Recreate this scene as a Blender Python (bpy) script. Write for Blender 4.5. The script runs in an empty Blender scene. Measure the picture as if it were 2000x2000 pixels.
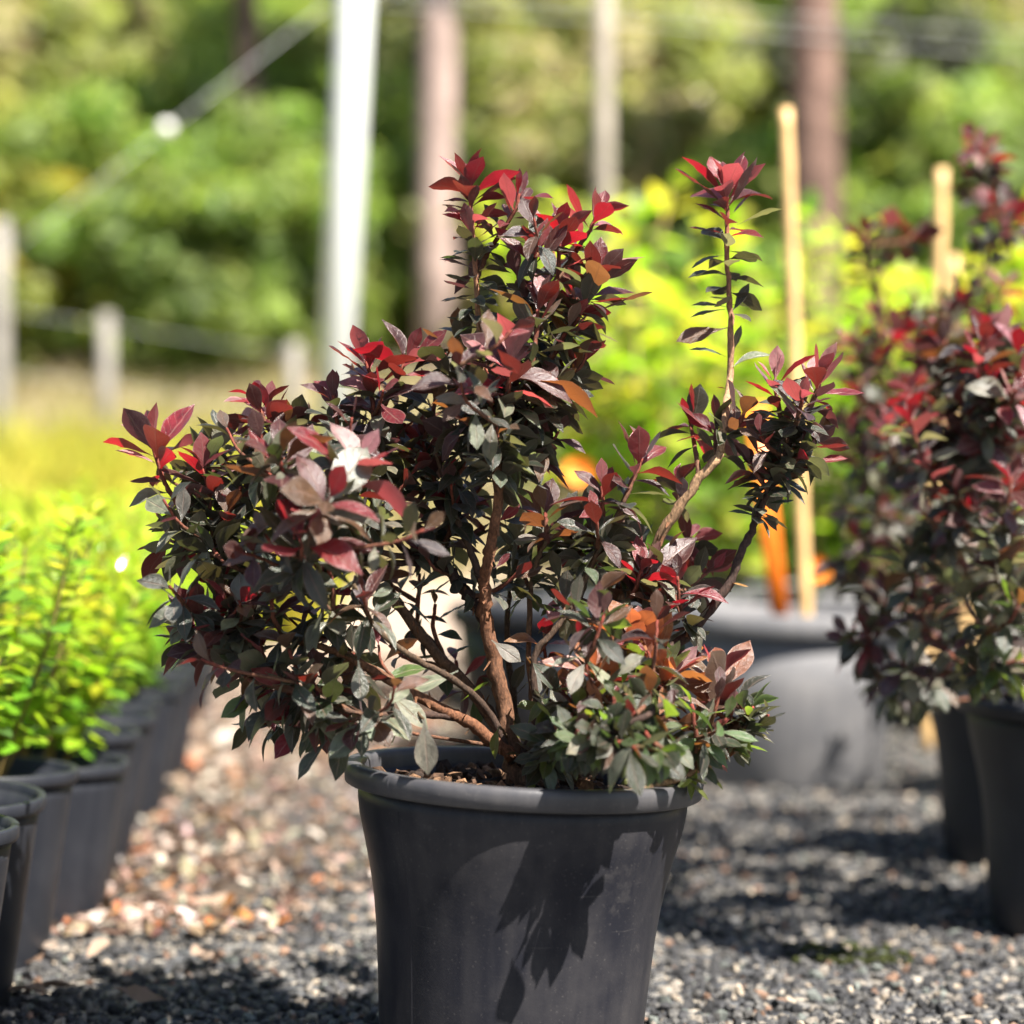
import bpy, math, random
import numpy as np
from mathutils import Vector, Matrix

# ------------------------------------------------------------------ camera, world, sun, exposure
scene = bpy.context.scene
COL = scene.collection
CAM_H, FPX, FOCUS = 0.318, 4270.0, 1.215          # camera height (m), focal length in photo pixels (2000 wide), focus
cam_d = bpy.data.cameras.new('camera')
cam_d.sensor_width = 36.0
cam_d.lens = 36.0 * FPX / 2000.0
cam_d.clip_start, cam_d.clip_end = 0.02, 400.0
cam_d.dof.use_dof = True
cam_d.dof.focus_distance = FOCUS
cam_d.dof.aperture_fstop = 4.3
cam = bpy.data.objects.new('camera', cam_d)
cam.location = (0, 0, CAM_H)
cam.rotation_euler = (math.pi / 2, 0, 0)
COL.objects.link(cam)
scene.camera = cam

SUN_EL, SUN_AZ = math.radians(54), math.radians(137)   # azimuth clockwise from +Y
sdir = Vector((math.sin(SUN_AZ) * math.cos(SUN_EL), math.cos(SUN_AZ) * math.cos(SUN_EL), math.sin(SUN_EL)))
world = bpy.data.worlds.new('World')
scene.world = world
world.use_nodes = True
wn, wl = world.node_tree.nodes, world.node_tree.links
sky = wn.new('ShaderNodeTexSky')
sky.sky_type = 'NISHITA'
sky.sun_disc = False
sky.sun_elevation, sky.sun_rotation = SUN_EL, SUN_AZ
bg = wn['Background']
bg.inputs['Strength'].default_value = 0.05
wl.new(sky.outputs['Color'], bg.inputs['Color'])
sun_d = bpy.data.lights.new('sun', 'SUN')
sun_d.energy, sun_d.angle, sun_d.color = 5.0, math.radians(0.5), (1.0, 0.94, 0.86)
sun = bpy.data.objects.new('sun', sun_d)
sun.rotation_euler = (-sdir).to_track_quat('-Z', 'Y').to_euler()
sun.location = (3, -4, 6)
COL.objects.link(sun)
vs = scene.view_settings
vs.view_transform, vs.look, vs.gamma, vs.use_curve_mapping = 'Standard', 'None', 1.0, False
vs.exposure = 1.95
scene.cycles.max_bounces = 4
scene.cycles.diffuse_bounces = 2
scene.cycles.glossy_bounces = 2
scene.cycles.transmission_bounces = 3

R = random.Random(7)
NP = np.random.default_rng(7)

def P(u, v, Y):
    """point at depth Y that the photograph shows at pixel (u, v)"""
    return Vector(((u - 1000) / FPX * Y, Y, CAM_H - (v - 1000) / FPX * Y))

def M(u, v, dy=0.0):
    return P(u, v, 1.22 + dy)

# ------------------------------------------------------------------ materials
def new_mat(name):
    m = bpy.data.materials.new(name)
    m.use_nodes = True
    nt = m.node_tree
    return m, nt, nt.nodes, nt.links, nt.nodes['Principled BSDF']

def noise(n, l, scale, detail=4, rough=0.55, coord='Object'):
    tc = n.new('ShaderNodeTexCoord')
    t = n.new('ShaderNodeTexNoise')
    t.inputs['Scale'].default_value = scale
    t.inputs['Detail'].default_value = detail
    t.inputs['Roughness'].default_value = rough
    l.new(tc.outputs[coord], t.inputs['Vector'])
    return t

def ramp(n, l, src, stops):
    r = n.new('ShaderNodeValToRGB')
    e = r.color_ramp.elements
    while len(e) < len(stops):
        e.new(0.5)
    for el, (p, c) in zip(e, stops):
        el.position = p
        el.color = (c[0], c[1], c[2], 1)
    l.new(src, r.inputs['Fac'])
    return r

def mathn(n, l, op, a, b=None, clamp=False):
    m = n.new('ShaderNodeMath')
    m.operation = op
    m.use_clamp = clamp
    for i, x in enumerate((a, b)):
        if x is None:
            continue
        if isinstance(x, (int, float)):
            m.inputs[i].default_value = x
        else:
            l.new(x, m.inputs[i])
    return m.outputs[0]

def mixc(n, l, fac, a, b, mode='MIX'):
    m = n.new('ShaderNodeMix')
    m.data_type = 'RGBA'
    m.blend_type = mode
    for sock, x in ((m.inputs[0], fac), (m.inputs[6], a), (m.inputs[7], b)):
        if isinstance(x, (int, float)):
            sock.default_value = x
        elif isinstance(x, tuple):
            sock.default_value = (*x, 1)
        else:
            l.new(x, sock)
    return m.outputs[2]

def bump(n, l, height, strength, dist, target):
    b = n.new('ShaderNodeBump')
    b.inputs['Strength'].default_value = strength
    b.inputs['Distance'].default_value = dist
    l.new(height, b.inputs['Height'])
    l.new(b.outputs[0], target)

def leaf_material(name, rough=0.28, trans=0.38, sheen=0.07, spec=0.8, veins=True):
    m, nt, n, l, bsdf = new_mat(name)
    lc = n.new('ShaderNodeAttribute'); lc.attribute_name = 'lc'
    tcn = n.new('ShaderNodeAttribute'); tcn.attribute_name = 'tc'
    col = lc.outputs['Color']
    tcol = tcn.outputs['Color']
    if veins:
        uv = n.new('ShaderNodeAttribute'); uv.attribute_name = 'luv'
        sp = n.new('ShaderNodeSeparateXYZ'); l.new(uv.outputs['Vector'], sp.inputs[0])
        ax = mathn(n, l, 'ABSOLUTE', sp.outputs[0])
        mid = mathn(n, l, 'SUBTRACT', 1.0, mathn(n, l, 'MULTIPLY', ax, 9.0), True)
        fr = mathn(n, l, 'FRACT', mathn(n, l, 'MULTIPLY', mathn(n, l, 'SUBTRACT', sp.outputs[1], mathn(n, l, 'MULTIPLY', ax, 0.22)), 7.0))
        tri = mathn(n, l, 'ABSOLUTE', mathn(n, l, 'SUBTRACT', fr, 0.5))
        side = mathn(n, l, 'MULTIPLY', mathn(n, l, 'SUBTRACT', tri, 0.40, True), 8.0, True)
        vein = mathn(n, l, 'MAXIMUM', mid, mathn(n, l, 'MULTIPLY', side, 0.5))
        vm = n.new('ShaderNodeVectorMath'); vm.operation = 'MULTIPLY_ADD'
        l.new(uv.outputs['Vector'], vm.inputs[0]); vm.inputs[1].default_value = (1.6, 4.0, 1.0)
        sc = n.new('ShaderNodeVectorMath'); sc.operation = 'MULTIPLY'
        l.new(lc.outputs['Color'], sc.inputs[0]); sc.inputs[1].default_value = (300, 300, 300)
        oi = n.new('ShaderNodeObjectInfo')
        ad = n.new('ShaderNodeVectorMath'); ad.operation = 'ADD'
        cx = n.new('ShaderNodeCombineXYZ'); l.new(mathn(n, l, 'MULTIPLY', oi.outputs['Random'], 97.0), cx.inputs[0])
        l.new(sc.outputs[0], ad.inputs[0]); l.new(cx.outputs[0], ad.inputs[1])
        l.new(ad.outputs[0], vm.inputs[2])
        nz = n.new('ShaderNodeTexNoise'); nz.inputs['Scale'].default_value = 1.3; nz.inputs['Detail'].default_value = 5; nz.inputs['Roughness'].default_value = 0.62
        l.new(vm.outputs[0], nz.inputs['Vector'])
        nf = n.new('ShaderNodeTexNoise'); nf.inputs['Scale'].default_value = 11; nf.inputs['Detail'].default_value = 3
        l.new(vm.outputs[0], nf.inputs['Vector'])
        bl = ramp(n, l, nz.outputs['Fac'], [(0.30, (.42, .44, .44)), (0.52, (.95, .95, .92)), (0.72, (1.42, 1.36, 1.25))])
        col = mixc(n, l, 1.0, col, bl.outputs[0], 'MULTIPLY')
        light = mixc(n, l, 0.40, col, (0.42, 0.26, 0.20))
        col = mixc(n, l, mathn(n, l, 'MULTIPLY', vein, 0.85), col, light)
        edge = mathn(n, l, 'MULTIPLY', mathn(n, l, 'SUBTRACT', ax, 0.88, True), 5.0, True)
        col = mixc(n, l, edge, col, mixc(n, l, 0.5, col, (0.45, 0.34, 0.28)))
        tcol = mixc(n, l, mathn(n, l, 'MULTIPLY', vein, 0.5), tcol, mixc(n, l, 0.5, tcol, (0.02, 0.01, 0.005)))
        h = mathn(n, l, 'ADD', mathn(n, l, 'MULTIPLY', vein, -1.0), mathn(n, l, 'MULTIPLY', nf.outputs['Fac'], 1.2))
        bump(n, l, h, 0.6, 0.0005, bsdf.inputs['Normal'])
    geo = n.new('ShaderNodeNewGeometry')
    under = mixc(n, l, 0.45, col, mixc(n, l, 0.6, tcol, (0.075, 0.052, 0.045)))
    colf = mixc(n, l, geo.outputs['Backfacing'], col, under)
    l.new(colf, bsdf.inputs['Base Color'])
    rgh = mathn(n, l, 'ADD', mathn(n, l, 'MULTIPLY', geo.outputs['Backfacing'], 0.2), rough)
    l.new(rgh, bsdf.inputs['Roughness'])
    bsdf.inputs['Specular IOR Level'].default_value = spec
    bsdf.inputs['Sheen Weight'].default_value = sheen
    tr = n.new('ShaderNodeBsdfTranslucent')
    l.new(tcol, tr.inputs['Color'])
    mx = n.new('ShaderNodeMixShader')
    mx.inputs[0].default_value = trans
    l.new(bsdf.outputs[0], mx.inputs[1])
    l.new(tr.outputs[0], mx.inputs[2])
    l.new(mx.outputs[0], n['Material Output'].inputs['Surface'])
    return m

def simple_mat(name, base, rough=0.6, spec=0.5, nscale=60, namp=0.35, bumpd=0.0, coord='Object', bscale=None, detail=5):
    m, nt, n, l, b = new_mat(name)
    nz = noise(n, l, nscale, detail, 0.6, coord)
    lo = tuple(c * (1 - namp) for c in base)
    hi = tuple(min(1, c * (1 + namp)) for c in base)
    r = ramp(n, l, nz.outputs['Fac'], [(0.32, lo), (0.68, hi)])
    l.new(r.outputs[0], b.inputs['Base Color'])
    b.inputs['Roughness'].default_value = rough
    b.inputs['Specular IOR Level'].default_value = spec
    if bumpd:
        nb = nz if bscale is None else noise(n, l, bscale, 5, 0.6, coord)
        bump(n, l, nb.outputs['Fac'], 0.8, bumpd, b.inputs['Normal'])
    return m

def pot_material(name, base, dust, rough=0.45, speck=0.66, tint=(0.30, 0.27, 0.24), spec=0.4):
    m, nt, n, l, b = new_mat(name)
    b.inputs['Specular IOR Level'].default_value = spec
    big = noise(n, l, 14, 6, 0.65)
    fine = noise(n, l, 900, 2, 0.5)
    dots = noise(n, l, 620, 2, 0.6)
    tcn = n.new('ShaderNodeTexCoord')
    mp = n.new('ShaderNodeMapping'); mp.inputs['Scale'].default_value = (90, 90, 4)
    l.new(tcn.outputs['Object'], mp.inputs[0])
    st = n.new('ShaderNodeTexNoise'); st.inputs['Scale'].default_value = 1.0; st.inputs['Detail'].default_value = 4
    l.new(mp.outputs[0], st.inputs['Vector'])
    d1 = ramp(n, l, big.outputs['Fac'], [(0.46, (0, 0, 0)), (0.66, (1, 1, 1))])
    d2 = ramp(n, l, st.outputs['Fac'], [(0.42, (0, 0, 0)), (0.70, (1, 1, 1))])
    film = mathn(n, l, 'ADD', mathn(n, l, 'MULTIPLY', d1.outputs[0], dust), mathn(n, l, 'MULTIPLY', d2.outputs[0], dust * 0.7))
    mp2 = n.new('ShaderNodeMapping'); mp2.inputs['Scale'].default_value = (28, 28, 520); mp2.inputs['Rotation'].default_value = (0.12, 0.08, 0)
    l.new(tcn.outputs['Object'], mp2.inputs[0])
    sc = n.new('ShaderNodeTexNoise'); sc.inputs['Scale'].default_value = 1.0; sc.inputs['Detail'].default_value = 2
    l.new(mp2.outputs[0], sc.inputs['Vector'])
    scr = ramp(n, l, sc.outputs['Fac'], [(0.70, (0, 0, 0)), (0.76, (1, 1, 1))])
    blot = noise(n, l, 38, 5, 0.7)
    bm = ramp(n, l, blot.outputs['Fac'], [(0.60, (0, 0, 0)), (0.68, (1, 1, 1))])
    film = mathn(n, l, 'ADD', film, mathn(n, l, 'ADD', mathn(n, l, 'MULTIPLY', scr.outputs[0], dust * 1.6), mathn(n, l, 'MULTIPLY', bm.outputs[0], dust * 0.9)))
    dk = ramp(n, l, dots.outputs['Fac'], [(speck, (0, 0, 0)), (speck + 0.04, (1, 1, 1))])
    film = mathn(n, l, 'ADD', film, mathn(n, l, 'MULTIPLY', dk.outputs[0], 0.10), True)
    l.new(mixc(n, l, film, base, tint), b.inputs['Base Color'])
    l.new(mathn(n, l, 'ADD', mathn(n, l, 'MULTIPLY', film, 0.5), rough, True), b.inputs['Roughness'])
    hb = mathn(n, l, 'ADD', mathn(n, l, 'MULTIPLY', fine.outputs['Fac'], 0.5), mathn(n, l, 'MULTIPLY', st.outputs['Fac'], 0.6))
    bump(n, l, hb, 0.25, 0.0006, b.inputs['Normal'])
    return m

def attr_mat(name, rough=0.8, spec=0.3, nscale=200, trans=0.0, bumpd=0.0, grain=None):
    """colour from the 'lc' point attribute, broken up by noise"""
    m, nt, n, l, b = new_mat(name)
    a = n.new('ShaderNodeAttribute'); a.attribute_name = 'lc'
    nz = noise(n, l, nscale, 5, 0.65)
    if grain:
        tcn = n.new('ShaderNodeTexCoord')
        mp = n.new('ShaderNodeMapping'); mp.inputs['Scale'].default_value = grain
        l.new(tcn.outputs['Object'], mp.inputs[0]); l.new(mp.outputs[0], nz.inputs['Vector'])
        nz.inputs['Scale'].default_value = 1.0
    bl = ramp(n, l, nz.outputs['Fac'], [(0.3, (.38, .36, .34)), (0.52, (.95, .95, .95)), (0.7, (1.75, 1.7, 1.6))])
    l.new(mixc(n, l, 1.0, a.outputs['Color'], bl.outputs[0], 'MULTIPLY'), b.inputs['Base Color'])
    b.inputs['Roughness'].default_value = rough
    b.inputs['Specular IOR Level'].default_value = spec
    if bumpd:
        bump(n, l, nz.outputs['Fac'], 1.0, bumpd, b.inputs['Normal'])
    if trans:
        tr = n.new('ShaderNodeBsdfTranslucent'); l.new(a.outputs['Color'], tr.inputs['Color'])
        mx = n.new('ShaderNodeMixShader'); mx.inputs[0].default_value = trans
        l.new(b.outputs[0], mx.inputs[1]); l.new(tr.outputs[0], mx.inputs[2])
        l.new(mx.outputs[0], n['Material Output'].inputs['Surface'])
    return m

MAT = {}
MAT['leaf'] = leaf_material('azalea_leaf')
MAT['lime'] = leaf_material('lime_leaf', rough=0.20, trans=0.40, sheen=0.0, spec=0.8, veins=False)
MAT['bigleaf'] = leaf_material('broad_lime_leaf', rough=0.4, trans=0.5, sheen=0.05)
MAT['forest'] = leaf_material('forest_leaf', rough=0.5, trans=0.48, sheen=0.0, veins=False)
MAT['bark'] = attr_mat('azalea_bark', 0.8, 0.3, bumpd=0.0009, grain=(700, 700, 330))
MAT['pot'] = pot_material('black_pot_plastic', (0.0125, 0.013, 0.0175), 0.05, 0.38, 0.665, spec=0.15)
MAT['rim'] = pot_material('pale_rim_plastic', (0.040, 0.040, 0.045), 0.09, 0.45, 0.66, spec=0.3)  # paler than the body plastic, with a heavier surface film
MAT['pot2'] = pot_material('charcoal_pot_plastic', (0.0125, 0.014, 0.019), 0.04, 0.5, 0.72, (0.20, 0.20, 0.21), spec=0.3)
MAT['potgrey'] = pot_material('grey_pot_plastic', (0.105, 0.105, 0.11), 0.16, 0.6, 0.72, (0.34, 0.32, 0.30))
MAT['soil'] = simple_mat('potting_soil', (0.035, 0.022, 0.014), 0.95, 0.2, 180, 0.8, 0.006)
MAT['chip'] = attr_mat('bark_chip', 0.9, 0.2, 300)
MAT['stone'] = attr_mat('gravel_stone', 0.75, 0.4, 260)
MAT['dry'] = attr_mat('dry_leaf', 0.7, 0.35, 160, trans=0.25)
MAT['grass'] = attr_mat('grass_blade', 0.6, 0.3, 30, trans=0.4)
MAT['moss'] = simple_mat('moss', (0.022, 0.026, 0.008), 0.95, 0.1, 300, 0.6, 0.003)
MAT['white_pole'] = simple_mat('white_painted_steel', (0.58, 0.60, 0.585), 0.35, 0.5, 5, 0.05)
MAT['timber'] = simple_mat('weathered_timber', (0.33, 0.29, 0.235), 0.85, 0.2, 9, 0.25, 0.004)
MAT['old_timber'] = simple_mat('grey_old_timber', (0.20, 0.185, 0.16), 0.9, 0.2, 9, 0.3, 0.004)
MAT['wire'] = simple_mat('galvanised_wire', (0.45, 0.46, 0.45), 0.45, 0.5, 20, 0.1)
MAT['bamboo'] = simple_mat('bamboo', (0.62, 0.40, 0.17), 0.5, 0.4, 25, 0.25)
MAT['orange'] = simple_mat('orange_plastic', (0.75, 0.17, 0.012), 0.4, 0.5, 12, 0.1)
MAT['ceramic'] = simple_mat('white_insulator', (0.82, 0.80, 0.76), 0.3, 0.5, 20, 0.05)
MAT['trunk_pale'] = simple_mat('pale_pink_bark', (0.30, 0.225, 0.195), 0.9, 0.2, 6, 0.35, 0.01)
MAT['trunk_dark'] = simple_mat('dark_pine_bark', (0.15, 0.095, 0.075), 0.95, 0.2, 8, 0.5, 0.02)
MAT['flower'] = simple_mat('orange_petal', (0.85, 0.25, 0.03), 0.5, 0.4, 60, 0.2)

def ground_material():
    m, nt, n, l, b = new_mat('gravel_ground')
    tcn = n.new('ShaderNodeTexCoord')
    vo = n.new('ShaderNodeTexVoronoi'); vo.inputs['Scale'].default_value = 95
    l.new(tcn.outputs['Object'], vo.inputs['Vector'])
    sepc = n.new('ShaderNodeSeparateColor'); l.new(vo.outputs['Color'], sepc.inputs[0])
    stones = ramp(n, l, sepc.outputs[0], [(0.0, (.030, .032, .036)), (0.45, (.075, .078, .082)), (0.75, (.16, .15, .135)), (1.0, (.33, .29, .23))])
    grassn = noise(n, l, 3.0, 6, 0.65)
    dry = ramp(n, l, grassn.outputs['Fac'], [(0.35, (.14, .13, .035)), (0.6, (.30, .24, .13))])
    sp = n.new('ShaderNodeSeparateXYZ'); l.new(tcn.outputs['Object'], sp.inputs[0])
    wob = mathn(n, l, 'ADD', sp.outputs[1], mathn(n, l, 'MULTIPLY', grassn.outputs['Fac'], 1.2))
    f = mathn(n, l, 'MULTIPLY', mathn(n, l, 'SUBTRACT', wob, 6.4), 1.2, True)
    sandn = noise(n, l, 40, 6, 0.7)
    sand = ramp(n, l, sandn.outputs['Fac'], [(0.3, (.22, .17, .13)), (0.7, (.38, .30, .24))])
    side = mathn(n, l, 'MULTIPLY', mathn(n, l, 'SUBTRACT', 0.35, sp.outputs[0]), 4.0, True)
    fs = mathn(n, l, 'MULTIPLY', mathn(n, l, 'MULTIPLY', mathn(n, l, 'SUBTRACT', wob, 3.0), 1.0, True), side)
    stc = mixc(n, l, fs, stones.outputs[0], sand.outputs[0])
    l.new(mixc(n, l, f, stc, dry.outputs[0]), b.inputs['Base Color'])
    b.inputs['Roughness'].default_value = 0.9
    b.inputs['Specular IOR Level'].default_value = 0.25
    inv = mathn(n, l, 'SUBTRACT', 1.0, vo.outputs['Distance'])
    bump(n, l, inv, 1.0, 0.006, b.inputs['Normal'])
    return m
MAT['ground'] = ground_material()

# ------------------------------------------------------------------ mesh helpers
def mesh_np(name, verts, faces, mat, smooth=True, attrs=None):
    verts = np.asarray(verts, dtype=np.float32)
    faces = np.asarray(faces, dtype=np.int32)
    nf, k = faces.shape
    me = bpy.data.meshes.new(name)
    me.vertices.add(len(verts)); me.loops.add(nf * k); me.polygons.add(nf)
    me.vertices.foreach_set('co', verts.ravel())
    me.loops.foreach_set('vertex_index', faces.ravel())
    me.polygons.foreach_set('loop_start', np.arange(0, nf * k, k, dtype=np.int32))
    me.polygons.foreach_set('use_smooth', np.full(nf, smooth, dtype=bool))
    for an, (typ, data) in (attrs or {}).items():
        at = me.attributes.new(an, typ, 'POINT')
        data = np.asarray(data, dtype=np.float32)
        if typ == 'FLOAT_COLOR':
            at.data.foreach_set('color', np.concatenate([data, np.ones((len(data), 1), np.float32)], 1).ravel())
        else:
            at.data.foreach_set('vector', data.ravel())
    me.update(calc_edges=True)
    me.validate()
    me.materials.append(MAT[mat])
    return me

def link(name, me, parent=None, mat4=None, loc=None):
    o = bpy.data.objects.new(name, me)
    COL.objects.link(o)
    if parent is not None:
        o.parent = parent
    if mat4 is not None:
        o.matrix_local = mat4
    if loc is not None:
        o.location = loc
    return o

def tag(o, label, cat, group=None, kind=None):
    o['label'] = label
    if cat:
        o['category'] = cat
    if group:
        o['group'] = group
    if kind:
        o['kind'] = kind
    return o

def empty(name, loc, label=None, cat=None, group=None):
    o = bpy.data.objects.new(name, None)
    o.empty_display_size = 0.05
    COL.objects.link(o)
    o.location = loc
    if label:
        tag(o, label, cat, group)
    return o

def catmull(pts, n):
    """smooth path through pts, n samples per span"""
    p = [np.array(q, dtype=float) for q in pts]
    p = [2 * p[0] - p[1]] + p + [2 * p[-1] - p[-2]]
    out = []
    for i in range(1, len(p) - 2):
        a, b, c, d = p[i - 1], p[i], p[i + 1], p[i + 2]
        for k in range(n):
            t = k / n
            out.append(0.5 * ((2 * b) + (-a + c) * t + (2 * a - 5 * b + 4 * c - d) * t * t + (-a + 3 * b - 3 * c + d) * t ** 3))
    out.append(p[-2])
    return np.array(out)

def frames(path):
    t = np.gradient(path, axis=0)
    t /= np.linalg.norm(t, axis=1)[:, None] + 1e-12
    e = np.cross(t[0], (0.3, 0.9, 0.2)); e /= np.linalg.norm(e)
    E1 = []
    for ti in t:
        e = e - ti * np.dot(e, ti); e /= np.linalg.norm(e)
        E1.append(e.copy())
    E1 = np.array(E1)
    return t, E1, np.cross(t, E1)

def tube(path, radii, sides=7, jit=0.0, rng=None):
    t, e1, e2 = frames(path)
    ang = np.linspace(0, 2 * np.pi, sides, endpoint=False)
    ring = np.cos(ang)[None, :, None] * e1[:, None, :] + np.sin(ang)[None, :, None] * e2[:, None, :]
    r = np.asarray(radii)[:, None] * np.ones(sides)[None, :]
    if jit:
        r = r * (1 + jit * (rng or NP).standard_normal(r.shape))
    v = (path[:, None, :] + ring * r[:, :, None]).reshape(-1, 3)
    n = len(path)
    idx = np.arange(n * sides).reshape(n, sides)
    nx = np.roll(idx, -1, axis=1)
    f = np.stack([idx[:-1], nx[:-1], nx[1:], idx[1:]], -1).reshape(-1, 4)
    v = np.concatenate([v, path[:1], path[-1:]])
    c0, c1 = len(v) - 2, len(v) - 1
    caps = [[c0, c0, nx[0, k], idx[0, k]] for k in range(sides)] + [[c1, c1, idx[-1, k], nx[-1, k]] for k in range(sides)]
    # caps as thin quads: repeat is invalid, so use pairs of side vertices
    caps = []
    for k in range(0, sides - 1, 2):
        k2 = (k + 2) % sides
        caps.append([c0, idx[0, k2], idx[0, (k + 1) % sides], idx[0, k]])
        caps.append([c1, idx[-1, k], idx[-1, (k + 1) % sides], idx[-1, k2]])
    return v, np.concatenate([f, np.array(caps)])

def lathe(profile, segs=48):
    """profile: (r, z) list; open surface of revolution"""
    pr = np.array(profile)
    a = np.linspace(0, 2 * np.pi, segs, endpoint=False)
    v = np.stack([pr[:, None, 0] * np.cos(a), pr[:, None, 0] * np.sin(a), pr[:, None, 1] * np.ones(segs)], -1).reshape(-1, 3)
    idx = np.arange(len(pr) * segs).reshape(len(pr), segs)
    nx = np.roll(idx, -1, axis=1)
    f = np.stack([idx[:-1], nx[:-1], nx[1:], idx[1:]], -1).reshape(-1, 4)
    return v, f

# ------------------------------------------------------------------ leaves
ROWS = np.array([0, .09, .17, .26, .36, .46, .56, .66, .76, .85, .93, 1.0])
NV = 36
def leaf_template(width=0.40, peak=0.58, fold=0.25, curl=0.18, wave=0.03, seed=0, twist=0.0):
    """unit leaf along +Y, upper side +Z: 12 rows x 3 columns"""
    rg = np.random.default_rng(seed)
    s = np.clip((ROWS - 0.08) / 0.92, 0, 1)
    k = math.log(0.5) / math.log(peak)
    w = np.sin(np.pi * s ** k) ** 0.85 * width / 2
    w[-2] *= 0.72; w[-3] *= 0.90; w[0] = 0.018; w[1] = max(w[1], 0.02); w[-1] = 0.004
    cols = np.array([-1, 0, 1])
    x = w[:, None] * cols[None, :]
    y = np.repeat(ROWS[:, None], 3, 1)
    z = np.abs(x) * fold - curl * (ROWS ** 2)[:, None] + wave * 0.8 * (np.sin(ROWS[:, None] * 9 + rg.random((1, 3)) * 6) + 0.5 * rg.standard_normal((12, 3))) * (w / (width / 2))[:, None]
    z += twist * x * ROWS[:, None]
    x = x + 0.05 * rg.standard_normal() * (ROWS ** 2)[:, None]
    v = np.stack([x, y, z], -1).reshape(-1, 3)
    uv = np.stack([np.repeat(cols[None, :], 12, 0), y, np.zeros_like(y)], -1).reshape(-1, 3)
    idx = np.arange(NV).reshape(12, 3)
    f = np.stack([idx[:-1, :-1], idx[:-1, 1:], idx[1:, 1:], idx[1:, :-1]], -1).reshape(-1, 4)
    return v, f, uv

AZ_T = [leaf_template(0.42, .58, .28, .10, .014, 1), leaf_template(0.48, .60, .18, .26, .018, 2, .5),
        leaf_template(0.38, .56, .40, .42, .014, 3, -.6), leaf_template(0.45, .62, .22, .02, .020, 4, .3), leaf_template(0.40, .55, .55, .30, .02, 5, .8), leaf_template(0.44, .60, .12, -.18, .02, 6, -.3)]
LIME_T = [leaf_template(0.50, .55, .2, .12, .01, 11), leaf_template(0.56, .55, .1, .25, .01, 12), leaf_template(0.46, .5, .3, .0, .01, 13)]
BIG_T = [leaf_template(0.62, .45, .15, .25, .02, 21), leaf_template(0.70, .48, .08, .40, .02, 22), leaf_template(0.58, .45, .25, .1, .02, 23)]

# colour pairs: upper side, light that passes through
PAL = {
    'Y': ((.13, .014, .018), (.36, .008, .016)),
    'P': ((.30, .15, .15), (.42, .07, .07)),
    'M': ((.055, .016, .014), (.16, .016, .010)),
    'B': ((.085, .045, .024), (.24, .085, .02)),
    'D': ((.024, .033, .021), (.065, .06, .016)),
    'N': ((.022, .032, .016), (.07, .10, .018)),
    'V': ((.045, .034, .036), (.12, .03, .03)),
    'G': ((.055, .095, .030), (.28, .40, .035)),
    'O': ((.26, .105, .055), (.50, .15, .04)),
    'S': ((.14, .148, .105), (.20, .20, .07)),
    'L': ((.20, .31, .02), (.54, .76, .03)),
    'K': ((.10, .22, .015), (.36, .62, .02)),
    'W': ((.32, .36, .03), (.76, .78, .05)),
    'R': ((.32, .16, .03), (.72, .34, .04)),
}
def jitter(c, rng, a=0.22):
    k = 1 + a * (rng.random() * 2 - 1)
    return tuple(min(0.95, max(0.004, x * k * (1 + 0.12 * (rng.random() * 2 - 1)))) for x in c)

TEMPL_MESH = {}
def leaf_mesh(kind, ti, ci, temps, mat):
    key = (mat, kind, ti, ci)
    if key not in TEMPL_MESH:
        rg = random.Random(str(key))
        v, f, uv = temps[ti]
        lc, tc = jitter(PAL[kind][0], rg), jitter(PAL[kind][1], rg)
        TEMPL_MESH[key] = mesh_np('leaf', v, f, mat, True, {
            'lc': ('FLOAT_COLOR', np.tile(lc, (NV, 1))), 'tc': ('FLOAT_COLOR', np.tile(tc, (NV, 1))), 'luv': ('FLOAT_VECTOR', uv)})
    return TEMPL_MESH[key]

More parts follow.
